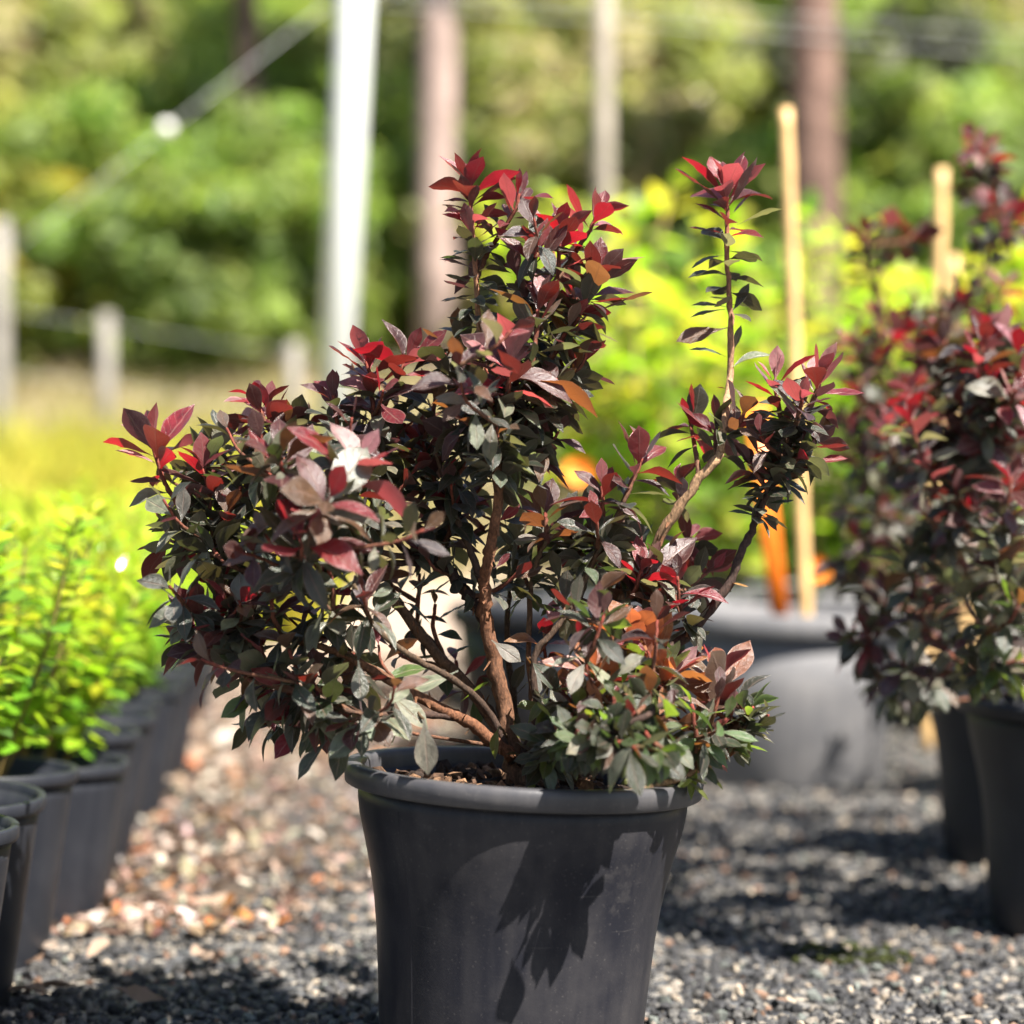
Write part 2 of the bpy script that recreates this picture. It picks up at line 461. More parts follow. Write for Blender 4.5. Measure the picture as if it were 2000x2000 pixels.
class Foliage:
    """collects leaves, then writes the ones that show largest as parts and the rest as one mass"""
    def __init__(self, temps, mat, seed=1):
        self.L, self.temps, self.mat = [], temps, mat
        self.rng = random.Random(seed)
    def add(self, pos, axis, phi, pitch, length, kind, droop=0.0, up=0.4, wide=1.0):
        a = Vector(axis).normalized()
        e1 = a.cross(Vector((0.31, 0.87, 0.39))).normalized()
        e2 = a.cross(e1)
        d = a * math.cos(pitch) + (e1 * math.cos(phi) + e2 * math.sin(phi)) * math.sin(pitch)
        d = (d + Vector((0, 0, -droop))).normalized()
        nrm = a * (1 - up) + Vector((0, 0, 1)) * up
        nrm = nrm - d * nrm.dot(d)
        if nrm.length < 0.05:
            nrm = d.orthogonal()
        self.put(pos, d, nrm, length, kind, wide)
    def put(self, pos, d, nrm, length, kind, wide=1.0):
        d = Vector(d).normalized()
        nrm = Vector(nrm); nrm = (nrm - d * nrm.dot(d)).normalized()
        rollr = self.rng.gauss(0, 0.25)
        side = d.cross(nrm)
        nrm = (nrm * math.cos(rollr) + side * math.sin(rollr)).normalized()
        side = d.cross(nrm)
        self.L.append((Vector(pos), side, d, nrm, length, kind, self.rng.randrange(len(self.temps)), wide))
    def build(self, root, nparts, part='leaf', mass='foliage'):
        base = root.location
        eye = Vector((0, 0, CAM_H))
        def shown(e):
            vdir = (e[0] - eye); dist = vdir.length
            on = abs(e[0].x / e[0].y) < 0.245 and abs((e[0].z - CAM_H) / e[0].y) < 0.245
            return (abs(e[3].dot(vdir)) / dist + 0.25) * (e[4] / dist) ** 2 * (1.0 if on else 0.01)
        order = sorted(self.L, key=shown, reverse=True)
        for e in order[:nparts]:
            pos, side, d, nrm, L, kind, ti, wide = e
            me = leaf_mesh(kind, ti, self.rng.randrange(4), self.temps, self.mat)
            m = Matrix(((side.x * L * wide, d.x * L, nrm.x * L, pos.x - base.x), (side.y * L * wide, d.y * L, nrm.y * L, pos.y - base.y),
                        (side.z * L * wide, d.z * L, nrm.z * L, pos.z - base.z), (0, 0, 0, 1)))
            link(part, me, root, m)
        rest = order[nparts:]
        if rest:
            o = link(mass, self.mass_mesh(rest, base, mass), root)
            o['kind'] = 'stuff'
    def mass_mesh(self, rest, base, name):
        V, F, A, B, U = [], [], [], [], []
        off = 0
        for pos, side, d, nrm, L, kind, ti, wide in rest:
            v, f, uv = self.temps[ti]
            m = np.array([[side.x * wide, d.x, nrm.x], [side.y * wide, d.y, nrm.y], [side.z * wide, d.z, nrm.z]]) * L
            V.append(v @ m.T + np.array(pos - base)); F.append(f + off); U.append(uv); off += NV
            A.append(np.tile(jitter(PAL[kind][0], self.rng, .3), (NV, 1))); B.append(np.tile(jitter(PAL[kind][1], self.rng, .3), (NV, 1)))
        return mesh_np(name, np.concatenate(V), np.concatenate(F), self.mat, True,
                       {'lc': ('FLOAT_COLOR', np.concatenate(A)), 'tc': ('FLOAT_COLOR', np.concatenate(B)), 'luv': ('FLOAT_VECTOR', np.concatenate(U))})

# ------------------------------------------------------------------ ground
def gh(x, y):
    """terrain height: flat yard, then a grassy bank behind it"""
    t = min(1, max(0, (y - 4.8) / 4.6)); t = t * t * (3 - 2 * t)
    return 0.60 * t + min(9.0, max(0, y - 9.6) * 0.34)  # steep rise behind the bank shaped so bush rows catch the sun
xs = np.concatenate([np.linspace(-90, -4, 14), np.linspace(-3.6, 3.6, 25), np.linspace(4, 90, 14)])
ys = np.concatenate([np.linspace(-20, 0.4, 5), np.linspace(0.8, 12, 57), np.linspace(13, 160, 24)])
gx, gy = np.meshgrid(xs, ys)
gz = np.vectorize(gh)(gx, gy)
gi = np.arange(gx.size).reshape(gx.shape)
gf = np.stack([gi[:-1, :-1], gi[:-1, 1:], gi[1:, 1:], gi[1:, :-1]], -1).reshape(-1, 4)
ground = link('ground', mesh_np('ground', np.stack([gx, gy, gz], -1).reshape(-1, 3), gf, 'ground'))
tag(ground, 'dark gravel nursery yard with a dry grassy bank behind', None, kind='structure')

# gravel: tens of thousands of small stones in one mass
def icosa():
    p = (1 + 5 ** .5) / 2
    v = np.array([(-1, p, 0), (1, p, 0), (-1, -p, 0), (1, -p, 0), (0, -1, p), (0, 1, p), (0, -1, -p), (0, 1, -p), (p, 0, -1), (p, 0, 1), (-p, 0, -1), (-p, 0, 1)], float)
    v /= np.linalg.norm(v[0])
    f = np.array([(0, 11, 5), (0, 5, 1), (0, 1, 7), (0, 7, 10), (0, 10, 11), (1, 5, 9), (5, 11, 4), (11, 10, 2), (10, 7, 6), (7, 1, 8), (3, 9, 4), (3, 4, 2), (3, 2, 6), (3, 6, 8), (3, 8, 9), (4, 9, 5), (2, 4, 11), (6, 2, 10), (8, 6, 7), (9, 8, 1)])
    return v, f
IV, IF = icosa()

def rand_rot(n, tilt=1.0):
    q = NP.standard_normal((n, 4)); q[:, 1:3] *= tilt
    q /= np.linalg.norm(q, axis=1)[:, None]
    w, x, y, z = q.T
    return np.stack([np.stack([1 - 2 * (y * y + z * z), 2 * (x * y - z * w), 2 * (x * z + y * w)], -1),
                     np.stack([2 * (x * y + z * w), 1 - 2 * (x * x + z * z), 2 * (y * z - x * w)], -1),
                     np.stack([2 * (x * z - y * w), 2 * (y * z + x * w), 1 - 2 * (x * x + y * y)], -1)], 1)

def stones(n, xr, yr, smin, smax, palette, weights, zoff=0.35, density=None):
    k = 8
    shapes = np.stack([IV * (1 + 0.22 * NP.standard_normal((12, 1))) * np.array([1, .8, .55]) for _ in range(k)])
    y = yr[0] + (yr[1] - yr[0]) * NP.random(n) ** 1.35
    hw = 0.30 * y + 0.15
    x = (NP.random(n) * 2 - 1) * hw if xr is None else xr[0] + (xr[1] - xr[0]) * NP.random(n)
    s = smin + (smax - smin) * NP.random(n) ** 2.2
    rot = rand_rot(n, 0.5)
    v = np.einsum('nij,nkj->nki', rot, shapes[NP.integers(0, k, n)] * s[:, None, None])
    v += np.stack([x, y, s * zoff], -1)[:, None, :]
    f = (IF[None] + (np.arange(n) * 12)[:, None, None]).reshape(-1, 3)
    pal = np.array(palette)[NP.choice(len(palette), n, p=weights)] * (0.7 + 0.6 * NP.random((n, 1)))
    return v.reshape(-1, 3), f, np.repeat(pal, 12, 0)

GPAL = [(.016, .016, .017), (.032, .032, .034), (.062, .060, .057), (.17, .15, .125), (.30, .25, .19), (.09, .10, .09), (.15, .09, .06)]
gv, gfc, gcol = stones(74000, None, (1.02, 4.0), .0015, .0064, GPAL, [.25, .30, .24, .09, .035, .04, .045])
o = link('gravel', mesh_np('gravel', gv, gfc, 'stone', False, {'lc': ('FLOAT_COLOR', gcol)}))
tag(o, 'loose dark grey gravel stones covering the yard', 'gravel', kind='stuff')

# dry leaf litter: a mass of small bits plus the larger single leaves
DRY = {'a': (.31, .225, .165), 'b': (.20, .13, .09), 'c': (.36, .15, .055), 'd': (.36, .29, .235), 'e': (.11, .06, .04), 'f': (.50, .44, .38)}
DRY_T = [leaf_template(0.42, .5, .35, .25, .05, 31, .4), leaf_template(0.55, .5, .25, -.25, .06, 32, -.4), leaf_template(0.34, .5, .6, .15, .05, 33, .3)]
def litter_xy():
    while True:
        y = 1.62 + 3.2 * R.random() ** 1.2
        edge = -.335 - .075 * (y - 1.6)
        x = edge + abs(R.gauss(0, 0.085 + 0.13 * (y - 1.6)))
        if x < 0.45:
            return x, y
V, F, C = [], [], []
for i in range(4600):
    if i < 3500:
        x, y = litter_xy()
    else:
        y = 2.5 + 2.4 * R.random(); x = -.40 + R.random() * 0.5
    s = 0.008 + 0.018 * R.random() ** 1.5
    v, f, uv = DRY_T[R.randrange(3)]
    m = np.array(Matrix.Rotation(R.random() * 6.283, 3, 'Z') @ Matrix.Rotation(R.gauss(0, .35), 3, 'X') @ Matrix.Rotation(R.gauss(0, .5) + (math.pi if R.random() < .4 else 0), 3, 'Y')) * s
    vv = v @ m.T
    vv += np.array([x, y, 0.0065 - vv[:, 2].min() * 0.8])
    V.append(vv); F.append(f + NV * i); C.append(np.tile(jitter(DRY[R.choice('aabbbcddeeef')], R, .25), (NV, 1)))
o = link('leaf_litter', mesh_np('leaf_litter', np.concatenate(V), np.concatenate(F), 'dry', True, {'lc': ('FLOAT_COLOR', np.concatenate(C))}))
tag(o, 'pale tan leaf litter banked along the row of small lime green plants', 'leaf litter', kind='stuff')
dry_meshes = {}
for k in 'abcdf':
    for t in range(3):
        dry_meshes[k, t] = mesh_np('dry_leaf', DRY_T[t][0], DRY_T[t][1], 'dry', True, {'lc': ('FLOAT_COLOR', np.tile(DRY[k], (NV, 1)))})
def dry_leaf(x, y, s, k, t, rz, label, group, z=0.009, flip=0):
    me = dry_meshes[k, t]
    rot = Matrix.Rotation(rz, 4, 'Z') @ Matrix.Rotation(R.gauss(0, .18) + flip, 4, 'X') @ Matrix.Rotation(R.gauss(0, .25), 4, 'Y')
    zs = [(rot @ (v.co * s)).z for v in me.vertices]
    o = link('dry_leaf', me, None, Matrix.Translation((x, y, z - min(zs) * 0.85)) @ rot @ Matrix.Diagonal((s, s, s, 1)))
    return tag(o, label, 'dry leaf', group)
for i in range(46):
    x, y = litter_xy()
    x += 0.02
    dry_leaf(x, min(y, 3.0), 0.030 + 0.022 * R.random(), R.choice('aabddf'), R.randrange(3), R.random() * 6.28,
             'curled pale tan dry leaf in the litter beside the lime green plants', 'dry leaves in the litter', 0.011)
for i in range(9):
    x, y = litter_xy()
    dry_leaf(x + .01, min(y, 3.2), 0.034 + 0.015 * R.random(), 'c', R.randrange(3), R.random() * 6.28,
             'orange brown dry leaf in the litter beside the lime green plants', 'orange dry leaves in the litter', 0.013)
for (u, v_, s, k, rz) in [(80, 1925, .032, 'b', .4), (150, 1960, .036, 'b', 2.0), (100, 1975, .036, 'a', 1.2), (330, 1985, .036, 'b', 1.5), (215, 1880, .03, 'a', 2.8), (120, 1890, .03, 'd', .9), (60, 1950, .032, 'e', 2.2), (400, 1905, .03, 'a', .3)]:
    y = CAM_H * FPX / (v_ - 1000)
    dry_leaf((u - 1000) / FPX * y, y, s, 'b' if k == 'e' else k, R.randrange(3), rz,
             'brown curled dry leaf on dark gravel by the foot of the small pots', 'brown dry leaves on the gravel', 0.010)
# moss tuft on the gravel
mv, mf, mc = stones(170, (-.034, .034), (-.03, .03), .002, .006, [(1, 1, 1)], [1.0], 0.6)
mo = link('moss_patch', mesh_np('moss_patch', mv, mf, 'moss', True), loc=P(1655, 1868, 1.565) * 1.0)
mo.location.z = 0.001
mo.scale = (1.25, 1.2, .7)
tag(mo, 'small dark green moss cushion on the shaded gravel', 'moss')

# ------------------------------------------------------------------ pots
def pot_meshes(name, prof_body, prof_rim, mat, segs=56, rmat=None):
    b = mesh_np(name + '_body', *lathe(prof_body, segs), mat)
    r = mesh_np(name + '_rim', *lathe(prof_rim, segs), rmat or mat)
    return b, r
H1 = 0.176
body1 = [(0.0, .004), (.064, .004), (.068, 0.0), (.0705, .003), (.0738, .035), (.0758, .062), (.0778, .085), (.0800, .102), (.0835, .120), (.0875, .136), (.0903, .147), (.0917, .156), (.0920, H1 - .010),
         (.0895, H1 - .010), (.0885, .155), (.084, .130), (.078, .090), (.068, .008), (0.0, .008)]
rim1 = [(.0905, H1 - .0122), (.0975, H1 - .0122), (.0994, H1 - .0112), (.1003, H1 - .004), (.0998, H1 - .0012), (.0985, H1), (.0925, H1), (.0908, H1 - .0012), (.0900, H1 - .004), (.0900, H1 - .0122)]
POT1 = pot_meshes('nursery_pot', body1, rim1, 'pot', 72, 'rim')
POT2 = pot_meshes('shade_pot', body1, rim1, 'pot2', 48)
H2 = 0.138
body2 = [(0, .003), (.049, .003), (.052, 0), (.053, .002), (.060, .07), (.065, .118), (.0665, H2 - .006), (.0648, H2 - .006), (.0632, .118), (.05, .006), (0, .006)]
rim2 = [(.0655, H2 - .009), (.0690, H2 - .009), (.0702, H2 - .007), (.0702, H2 - .001), (.0694, H2), (.0662, H2), (.0652, H2 - .001), (.0650, H2 - .009)]
POT3 = pot_meshes('small_pot', body2, rim2, 'pot2', 40)
H3 = 0.200
body3 = [(0, .004), (.118, .004), (.124, 0), (.127, .004), (.136, .11), (.144, H3 - .012), (.141, H3 - .012), (.133, .11), (.12, .008), (0, .008)]
rim3 = [(.143, H3 - .026), (.151, H3 - .026), (.1535, H3 - .023), (.1535, H3 - .003), (.151, H3), (.144, H3), (.1415, H3 - .003), (.1415, H3 - .026)]
POT4 = pot_meshes('tub', body3, rim3, 'potgrey', 56)
POT5 = pot_meshes('shade_toned_tub', body3, rim3, 'pot2', 48)  # grey tub whose shade is put into its colour as charcoal plastic

def soil_mesh(r, seed):
    rg = np.random.default_rng(seed)
    rings, segs = 7, 28
    v = [(0, 0, .004)]
    for i in range(1, rings + 1):
        for k in range(segs):
            a = 2 * math.pi * k / segs
            rr = r * i / rings
            v.append((rr * math.cos(a), rr * math.sin(a), .005 * (1 - (i / rings) ** 2) + .002 * rg.standard_normal()))
    f = []
    for k in range(0, segs, 2):
        f.append((0, 1 + k, 1 + k + 1, 1 + (k + 2) % segs))
    for i in range(rings - 1):
        for k in range(segs):
            a, b = 1 + i * segs + k, 1 + i * segs + (k + 1) % segs
            f.append((a, a + segs, b + segs, b))
    return mesh_np('soil', v, f, 'soil')

def add_pot(root, meshes, tilt=(0, 0), soil_r=None, soil_z=None, soil_me=None):
    m = Matrix.Rotation(tilt[1], 4, 'Y') @ Matrix.Rotation(tilt[0], 4, 'X')
    b = link('pot', meshes[0], root, m)
    link('rim', meshes[1], b)
    if soil_me:
        link('soil', soil_me, root, m @ Matrix.Translation((0, 0, soil_z)))
    return m

def seam_mesh(profile, ang, width, lift):
    pr = [(r_ + lift, z_) for r_, z_ in profile]
    v = []
    for r_, z_ in pr:
        for d_ in (-1, 0, 1):
            rr = r_ if d_ == 0 else r_ - lift * 1.6
            a_ = ang + d_ * width / r_
            v.append((rr * math.cos(a_), rr * math.sin(a_), z_))
    f = []
    for i in range(len(pr) - 1):
        for k in (0, 1):
            a_ = i * 3 + k
            f.append((a_, a_ + 1, a_ + 4, a_ + 3))
    return v, f

# ------------------------------------------------------------------ branching
BARK = {'brown': (.105, .054, .030), 'dark': (.042, .024, .018), 'tan': (.32, .20, .11), 'red': (.17, .034, .022), 'green': (.11, .09, .03), 'olive': (.085, .055, .028), 'rust': (.135, .056, .027)}

class Shrub:
    def __init__(self, root, seed, temps=AZ_T, mat='leaf'):
        self.root, self.rng = root, random.Random(seed)
        self.np = np.random.default_rng(seed)
        self.fol = Foliage(temps, mat, seed + 1)
        self.skel = []
    def branch(self, pts, r0, r1, c0='brown', c1=None, sides=7, record=True, n=6, name='branch', jit=0.09):
        path = catmull(pts, n)
        if len(path) > 6:
            path[1:-1] += self.np.standard_normal((len(path) - 2, 3)) * r1 * 0.18
        k = np.linspace(0, 1, len(path))
        rad = (r0 + (r1 - r0) * k) * (0.82 if r0 > .0022 else 1.0)
        rad = rad * (1 + 0.10 * np.sin(np.arange(len(path)) * 1.9 + len(self.skel)) ** 6)
        v, f = tube(path - np.array(self.root.location), rad, sides, jit, self.np)
        a, b = np.array(BARK[c0]), np.array(BARK[c1 or c0])
        cc = a + (b - a) * (k ** 1.3)[:, None]
        cols = np.concatenate([np.repeat(cc, sides, 0), cc[:1], cc[-1:]])
        link(name, mesh_np(name, v, f, 'bark', True, {'lc': ('FLOAT_COLOR', cols)}), self.root)
        if record:
            self.skel += [(Vector(p), r) for p, r in zip(path, rad)]
        return path
    def attach(self, tip, mind=0.03, tipdir=None):
        best, bp = 1e9, None
        for p, r in self.skel:
            d = (tip - p).length
            if d < mind:
                continue
            c = d + max(0, p.z - (tip.z - 0.012)) * 2.5
            if c < best:
                best, bp = c, p
        d = tip - bp
        td = Vector(tipdir) if tipdir else Vector((d.x * .4, d.y * .4, abs(d.z) + .3 * d.length)).normalized()
        mid = bp + d * 0.55 + Vector((d.x, d.y, 0)) * 0.15 - td * d.length * 0.06 + Vector([self.rng.gauss(0, .05) for _ in range(3)]) * d.length
        return [bp, mid, tip]
    def leafy(self, path, style, ny=6, nm=16, ylen=.024, mlen=.023, zone=.045, droop=0.0, spread=1.0):
        """leaves round the end of a stem: ny young ones at the tip, nm older ones down to zone metres below it"""
        rg = self.rng
        nm, mlen = int(nm * 1.12), mlen * 0.93
        seg = np.linalg.norm(np.diff(path, axis=0), axis=1)
        back = np.concatenate([[0], np.cumsum(seg[::-1])])         # distance from the tip
        pts = path[::-1]
        tang = np.gradient(path, axis=0)[::-1]
        def at(s):
            s = min(s, back[-1] * 0.98)
            i = min(len(back) - 2, int(np.searchsorted(back, s, side='right')) - 1)
            k = (s - back[i]) / max(1e-9, back[i + 1] - back[i])
            return Vector(pts[i] * (1 - k) + pts[i + 1] * k), Vector(tang[i])
        phi = rg.random() * 6.28
        S = STYLES[style]
        for i in range(ny):
            phi += 2.4 + rg.gauss(0, .2)
            q = i / max(1, ny - 1)
            p, a = at(0.0008 + 0.010 * q)
            self.fol.add(p, a, phi, (0.30 + 0.85 * q + rg.gauss(0, .14)) * spread, ylen * (0.66 + 0.46 * q) * (1 + rg.gauss(0, .08)),
                         rg.choice(S[0] if q < .75 else S[1]), droop * .3, 0.25, 1.0 + rg.gauss(0, .1))
        for i in range(nm):
            phi += 2.4 + rg.gauss(0, .25)
            q = (i + .5) / max(1, nm)
            p, a = at(0.010 + zone * q)
            self.fol.add(p, a, phi, 1.05 + 0.45 * q + rg.gauss(0, .2), mlen * (1.0 + 0.05 * rg.gauss(0, 1) - 0.2 * q * rg.random()),
                         rg.choice(S[1] if q < .3 else S[2]), droop + 0.25 * q, 0.55, 0.9 + rg.gauss(0, .1))
    def shoot(self, pts, style, ny=6, nm=16, ylen=.024, mlen=.023, zone=.045, r0=.0016, r1=.0010, c0='brown', c1='red', droop=0.0, rec=True, spread=1.0):
        path = self.branch(pts, r0, r1, c0, c1, 6, rec, 6)
        self.leafy(path, style, ny, nm, ylen, mlen, zone, droop, spread)
    def tip(self, T, style, **kw):
        td = kw.pop('td', None)
        self.shoot(self.attach(T, kw.pop('mind', .03), td), style, **kw)

STYLES = {   # young leaves, the ring under them, older leaves
    'red': ('YYYYPM', 'YMMPM', 'DDNDVSSD'),
    'pink': ('YPPYPV', 'PVMYS', 'DSDSVDN'),
    'dark': ('MYMMB', 'MDDBV', 'DDNSDDS'),
    'bronze': ('BMBYM', 'BMBDS', 'DDSBSN'),
    'orange': ('OOYPOB', 'OOBMP', 'GNBSDG'),
    'green': ('BGOG', 'GNBG', 'GNDSNDG'),
    'old': ('MDBS', 'DSDV', 'DNSDSDNS'),
    'low': ('GBMG', 'GNDN', 'NNGDNNGS'),
    'maroon': ('YMMYM', 'MMYD', 'MVDNSD'),
}

# ------------------------------------------------------------------ the shrub in focus
root = empty('potted_azalea', (-0.0024, 1.22, 0), 'sparse dark red azalea bush in a glossy black pot casting a leaf shadow on it', 'potted plant')
TILT = (0.0, math.radians(3.0))
soil1 = soil_mesh(.085, 5)
add_pot(root, POT1, TILT, soil_z=.160, soil_me=soil_mesh(.0885, 9))
pot_body = [c for c in root.children if c.name.startswith('pot')][0]
pot_rim = pot_body.children[0]
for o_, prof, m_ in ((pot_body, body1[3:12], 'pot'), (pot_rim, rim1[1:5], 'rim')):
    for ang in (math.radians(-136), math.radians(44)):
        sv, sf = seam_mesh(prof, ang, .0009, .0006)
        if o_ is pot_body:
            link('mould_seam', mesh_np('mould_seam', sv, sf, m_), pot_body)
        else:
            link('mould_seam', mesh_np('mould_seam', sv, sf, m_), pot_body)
chips_v, chips_f, chips_c = stones(620, (-.084, .084), (-.084, .084), .0018, .0065, [(.07, .04, .025), (.14, .08, .045), (.03, .02, .015), (.10, .11, .03)], [.4, .25, .3, .05], 0.5)
keep = np.repeat(np.hypot(chips_v.reshape(-1, 12, 3)[:, 0, 0], chips_v.reshape(-1, 12, 3)[:, 0, 1]) < .085, 1)
cv = chips_v.reshape(-1, 12, 3)[keep]; nk = len(cv)
co = link('bark_mulch', mesh_np('bark_mulch', cv.reshape(-1, 3) + np.array([0, 0, .1635]), (IF[None] + (np.arange(nk) * 12)[:, None, None]).reshape(-1, 3), 'chip', False,
          {'lc': ('FLOAT_COLOR', chips_c.reshape(-1, 12, 3)[keep].reshape(-1, 3))}), root, Matrix.Rotation(TILT[1], 4, 'Y'))
co['kind'] = 'stuff'

S = Shrub(root, 11)
B = S.branch
mp = lambda *pts: [M(*p) for p in pts]
BASE = (1008, 1545, 0.0)
# woody frame
B(mp(BASE, (1000, 1470, 0), (985, 1380, 0), (962, 1280, -.002), (948, 1200, -.006), (945, 1141, -.01)), .0070, .0040, 'brown', 'rust', 9)
B(mp((985, 1400, .003), (968, 1300, .003), (952, 1220, -.002), (948, 1150, -.008)), .0040, .0032, 'dark', 'brown', 8)
B(mp((945, 1150, -.01), (953, 1085, -.02), (966, 1013, -.03), (973, 913, -.035), (969, 842, -.03), (968, 820, -.025)), .0037, .0030, 'rust', 'brown', 8)
B(mp((948, 1210, 0), (915, 1160, .01), (885, 1125, .015), (851, 1094, .018), (800, 1082, .018)), .0048, .0030, 'dark', 'dark', 8)
B(mp((851, 1096, .018), (785, 1100, .012), (700, 1098, .005), (620, 1075, 0), (560, 1050, -.002)), .0024, .0016, 'dark', 'olive', 6)
B(mp((800, 1084, .018), (760, 1040, .015), (728, 993, .01)), .0022, .0017, 'dark', 'dark', 6)
B(mp((851, 1096, .018), (872, 1060, .02), (893, 1007, .022)), .0024, .0015, 'dark', 'dark', 6)
B(mp((840, 1092, .02), (770, 1085, .0), (690, 1062, -.01), (630, 1030, -.02)), .0020, .0014, 'dark', 'brown', 6)
B(mp((990, 1450, .0), (930, 1360, .012), (850, 1273, .02), (770, 1176, .02), (707, 1114, .02), (660, 1040, .02), (600, 950, .015)), .0046, .0020, 'brown', 'olive', 8)
B(mp((1000, 1480, -.005), (930, 1420, -.012), (880, 1392, -.02), (812, 1357, -.03), (755, 1325, -.035), (670, 1278, -.04), (622, 1262, -.04), (540, 1240, -.035), (470, 1225, -.03)), .0046, .0016, 'rust', 'brown', 8)
B(mp((670, 1276, -.04), (650, 1210, -.05), (636, 1157, -.055), (620, 1100, -.07)), .0022, .0014, 'green', 'green', 6)
B(mp((900, 1402, -.015), (830, 1395, -.03), (760, 1395, -.045), (698, 1394, -.05), (640, 1375, -.05), (590, 1350, -.045), (550, 1335, -.04)), .0022, .0013, 'dark', 'brown', 6)
B(mp((560, 1050, -.002), (500, 1085, 0), (416, 1055, 0), (371, 1021, 0), (334, 964, 0), (314, 922, 0), (298, 868, 0)), .0018, .0012, 'olive', 'red', 6)
B(mp((1015, 1490, .005), (1060, 1420, .01), (1130, 1300, .02), (1222, 1165, .02), (1304, 1023, .005), (1366, 935, .0), (1407, 883, .0)), .0048, .0029, 'brown', 'tan', 8)
B(mp((1407, 883, .0), (1417, 805, .01), (1425, 740, .03), (1428, 650, .03), (1425, 586, .03), (1420, 496, .03), (1420, 431, .03), (1421, 366, .03)), .0028, .0013, 'tan', 'red', 7)
B(mp((1020, 1490, -.005), (1100, 1420, -.012), (1200, 1350, -.01), (1328, 1253, 0), (1367, 1216, 0), (1425, 1137, 0), (1448, 1077, 0), (1479, 1012, 0), (1523, 909, 0), (1555, 830, 0)), .0042, .0020, 'dark', 'dark', 8)
B(mp((1045, 1440, -.01), (1050, 1400, -.01), (1043, 1285, -.01), (1080, 1236, -.01), (1114, 1185, -.008), (1151, 1114, -.005), (1168, 1071, -.005), (1216, 986, 0)), .0026, .0014, 'dark', 'olive', 7)
B(mp((1045, 1420, .01), (1033, 1300, .01), (1035, 1184, .01), (1042, 1113, .005), (1067, 1056, 0)), .0018, .0013, 'brown', 'olive', 6)
B(mp((1190, 1560, -.05), (1260, 1540, -.055), (1330, 1518, -.05), (1427, 1470, -.035), (1455, 1421, -.03), (1461, 1393, -.03)), .0019, .0016, 'tan', 'rust', 7)
B(mp((1030, 1500, -.02), (1100, 1460, -.07), (1180, 1430, -.11), (1260, 1400, -.12), (1320, 1350, -.10)), .0032, .0017, 'dark', 'dark', 7)
B(mp((1025, 1500, -.01), (1090, 1440, -.03), (1150, 1380, -.04), (1200, 1320, -.04), (1236, 1270, -.04)), .0028, .0015, 'dark', 'olive', 7)
for fan in [((1000, 1490, .0), (950, 1400, .02), (900, 1330, .03), (840, 1250, .04), (790, 1190, .045), (740, 1100, .045)), ((1000, 1490, -.004), (960, 1400, -.01), (890, 1330, -.03), (800, 1280, -.045), (730, 1220, -.05), (690, 1140, -.06)),
            ((1010, 1490, .01), (1005, 1380, .02), (990, 1250, .03), (1000, 1120, .03), (1030, 1010, .03)), ((1015, 1490, .0), (1060, 1390, -.01), (1110, 1330, -.02), (1160, 1250, -.02), (1200, 1190, -.02)),
            ((1015, 1490, -.004), (1075, 1440, -.03), (1130, 1400, -.05), (1170, 1350, -.06), (1190, 1310, -.06)), ((955, 1180, -.005), (920, 1080, .0), (880, 980, .005), (850, 880, .005))]:
    B(mp(*fan), .0030, .0013, 'dark', 'olive', 7)
# peeling bark strip on the dark stem
S.fol.put(M(1424, 1135, -.002), M(1455, 1150, 0) - M(1424, 1135, 0), (0, -.4, 1), .011, 'R', 1.2)

fl_mesh = mesh_np('bark_flake', np.array([(-.5, 0, 0), (.5, .1, 0), (.35, .55, .18), (-.4, .5, .15), (.1, 1.0, .5), (-.2, .95, .45)]), np.array([(0, 1, 2, 3), (3, 2, 4, 5)]), 'bark', False, {'lc': ('FLOAT_COLOR', np.tile((.24, .11, .055), (6, 1)))})
thick = [q for q in S.skel if q[1] > .0028]
for i in range(90):
    p, r_ = S.rng.choice(thick)
    a = S.rng.uniform(-2.6, -.5)
    n_ = Vector((math.cos(a), math.sin(a), 0))
    up = Vector((S.rng.gauss(0, .3), S.rng.gauss(0, .3), S.rng.choice((-1, 1)))).normalized()
    sd = up.cross(n_).normalized(); n_ = sd.cross(up)
    w_, h_ = S.rng.uniform(.0012, .0024), S.rng.uniform(.003, .007)
    q = p + n_ * r_ * .93 - Vector(root.location)
    link('bark_flake', fl_mesh, root, Matrix(((sd.x * w_, up.x * h_, n_.x * h_ * .6, q.x), (sd.y * w_, up.y * h_, n_.y * h_ * .6, q.y), (sd.z * w_, up.z * h_, n_.z * h_ * .6, q.z), (0, 0, 0, 1))))
sh = lambda pts, style, **k: S.shoot(mp(*pts), style, **k)
# crown, top
sh([(968, 842, -.015), (945, 720, -.01), (935, 629, 0), (929, 535, 0), (921, 421, 0), (915, 358, 0)], 'red', ny=12, nm=50, ylen=.030, mlen=.022, zone=.078, r0=.0022, c0='tan')
sh([(930, 545, .0), (950, 500, .008), (972, 465, .01), (1006, 409, .005), (1014, 378, .005)], 'red', ny=7, nm=16, ylen=.023, mlen=.020, zone=.035)
sh([(1049, 650, 0), (1043, 560, 0), (1046, 510, -.01), (1048, 490, -.01)], 'red', ny=5, nm=3, ylen=.030, zone=.02, c1='rust')
sh([(1049, 660, 0), (1078, 590, 0), (1089, 535, 0), (1093, 450, 0)], 'red', ny=9, nm=12, ylen=.027, mlen=.025, zone=.04)
sh([(1085, 550, .01), (1125, 490, .02), (1149, 455, .02), (1168, 415, .02)], 'red', ny=7, nm=9, ylen=.025, mlen=.024, zone=.03)
sh([(975, 830, -.005), (1040, 745, 0), (1072, 705, 0), (1106, 657, 0), (1143, 600, 0), (1165, 545, 0)], 'bronze', ny=7, nm=26, ylen=.033, mlen=.029, zone=.07, r0=.0023)
S.fol.put(M(1165, 545, 0), M(1172, 470, 0) - M(1165, 545, 0), (.2, -1, .3), .024, 'Y')
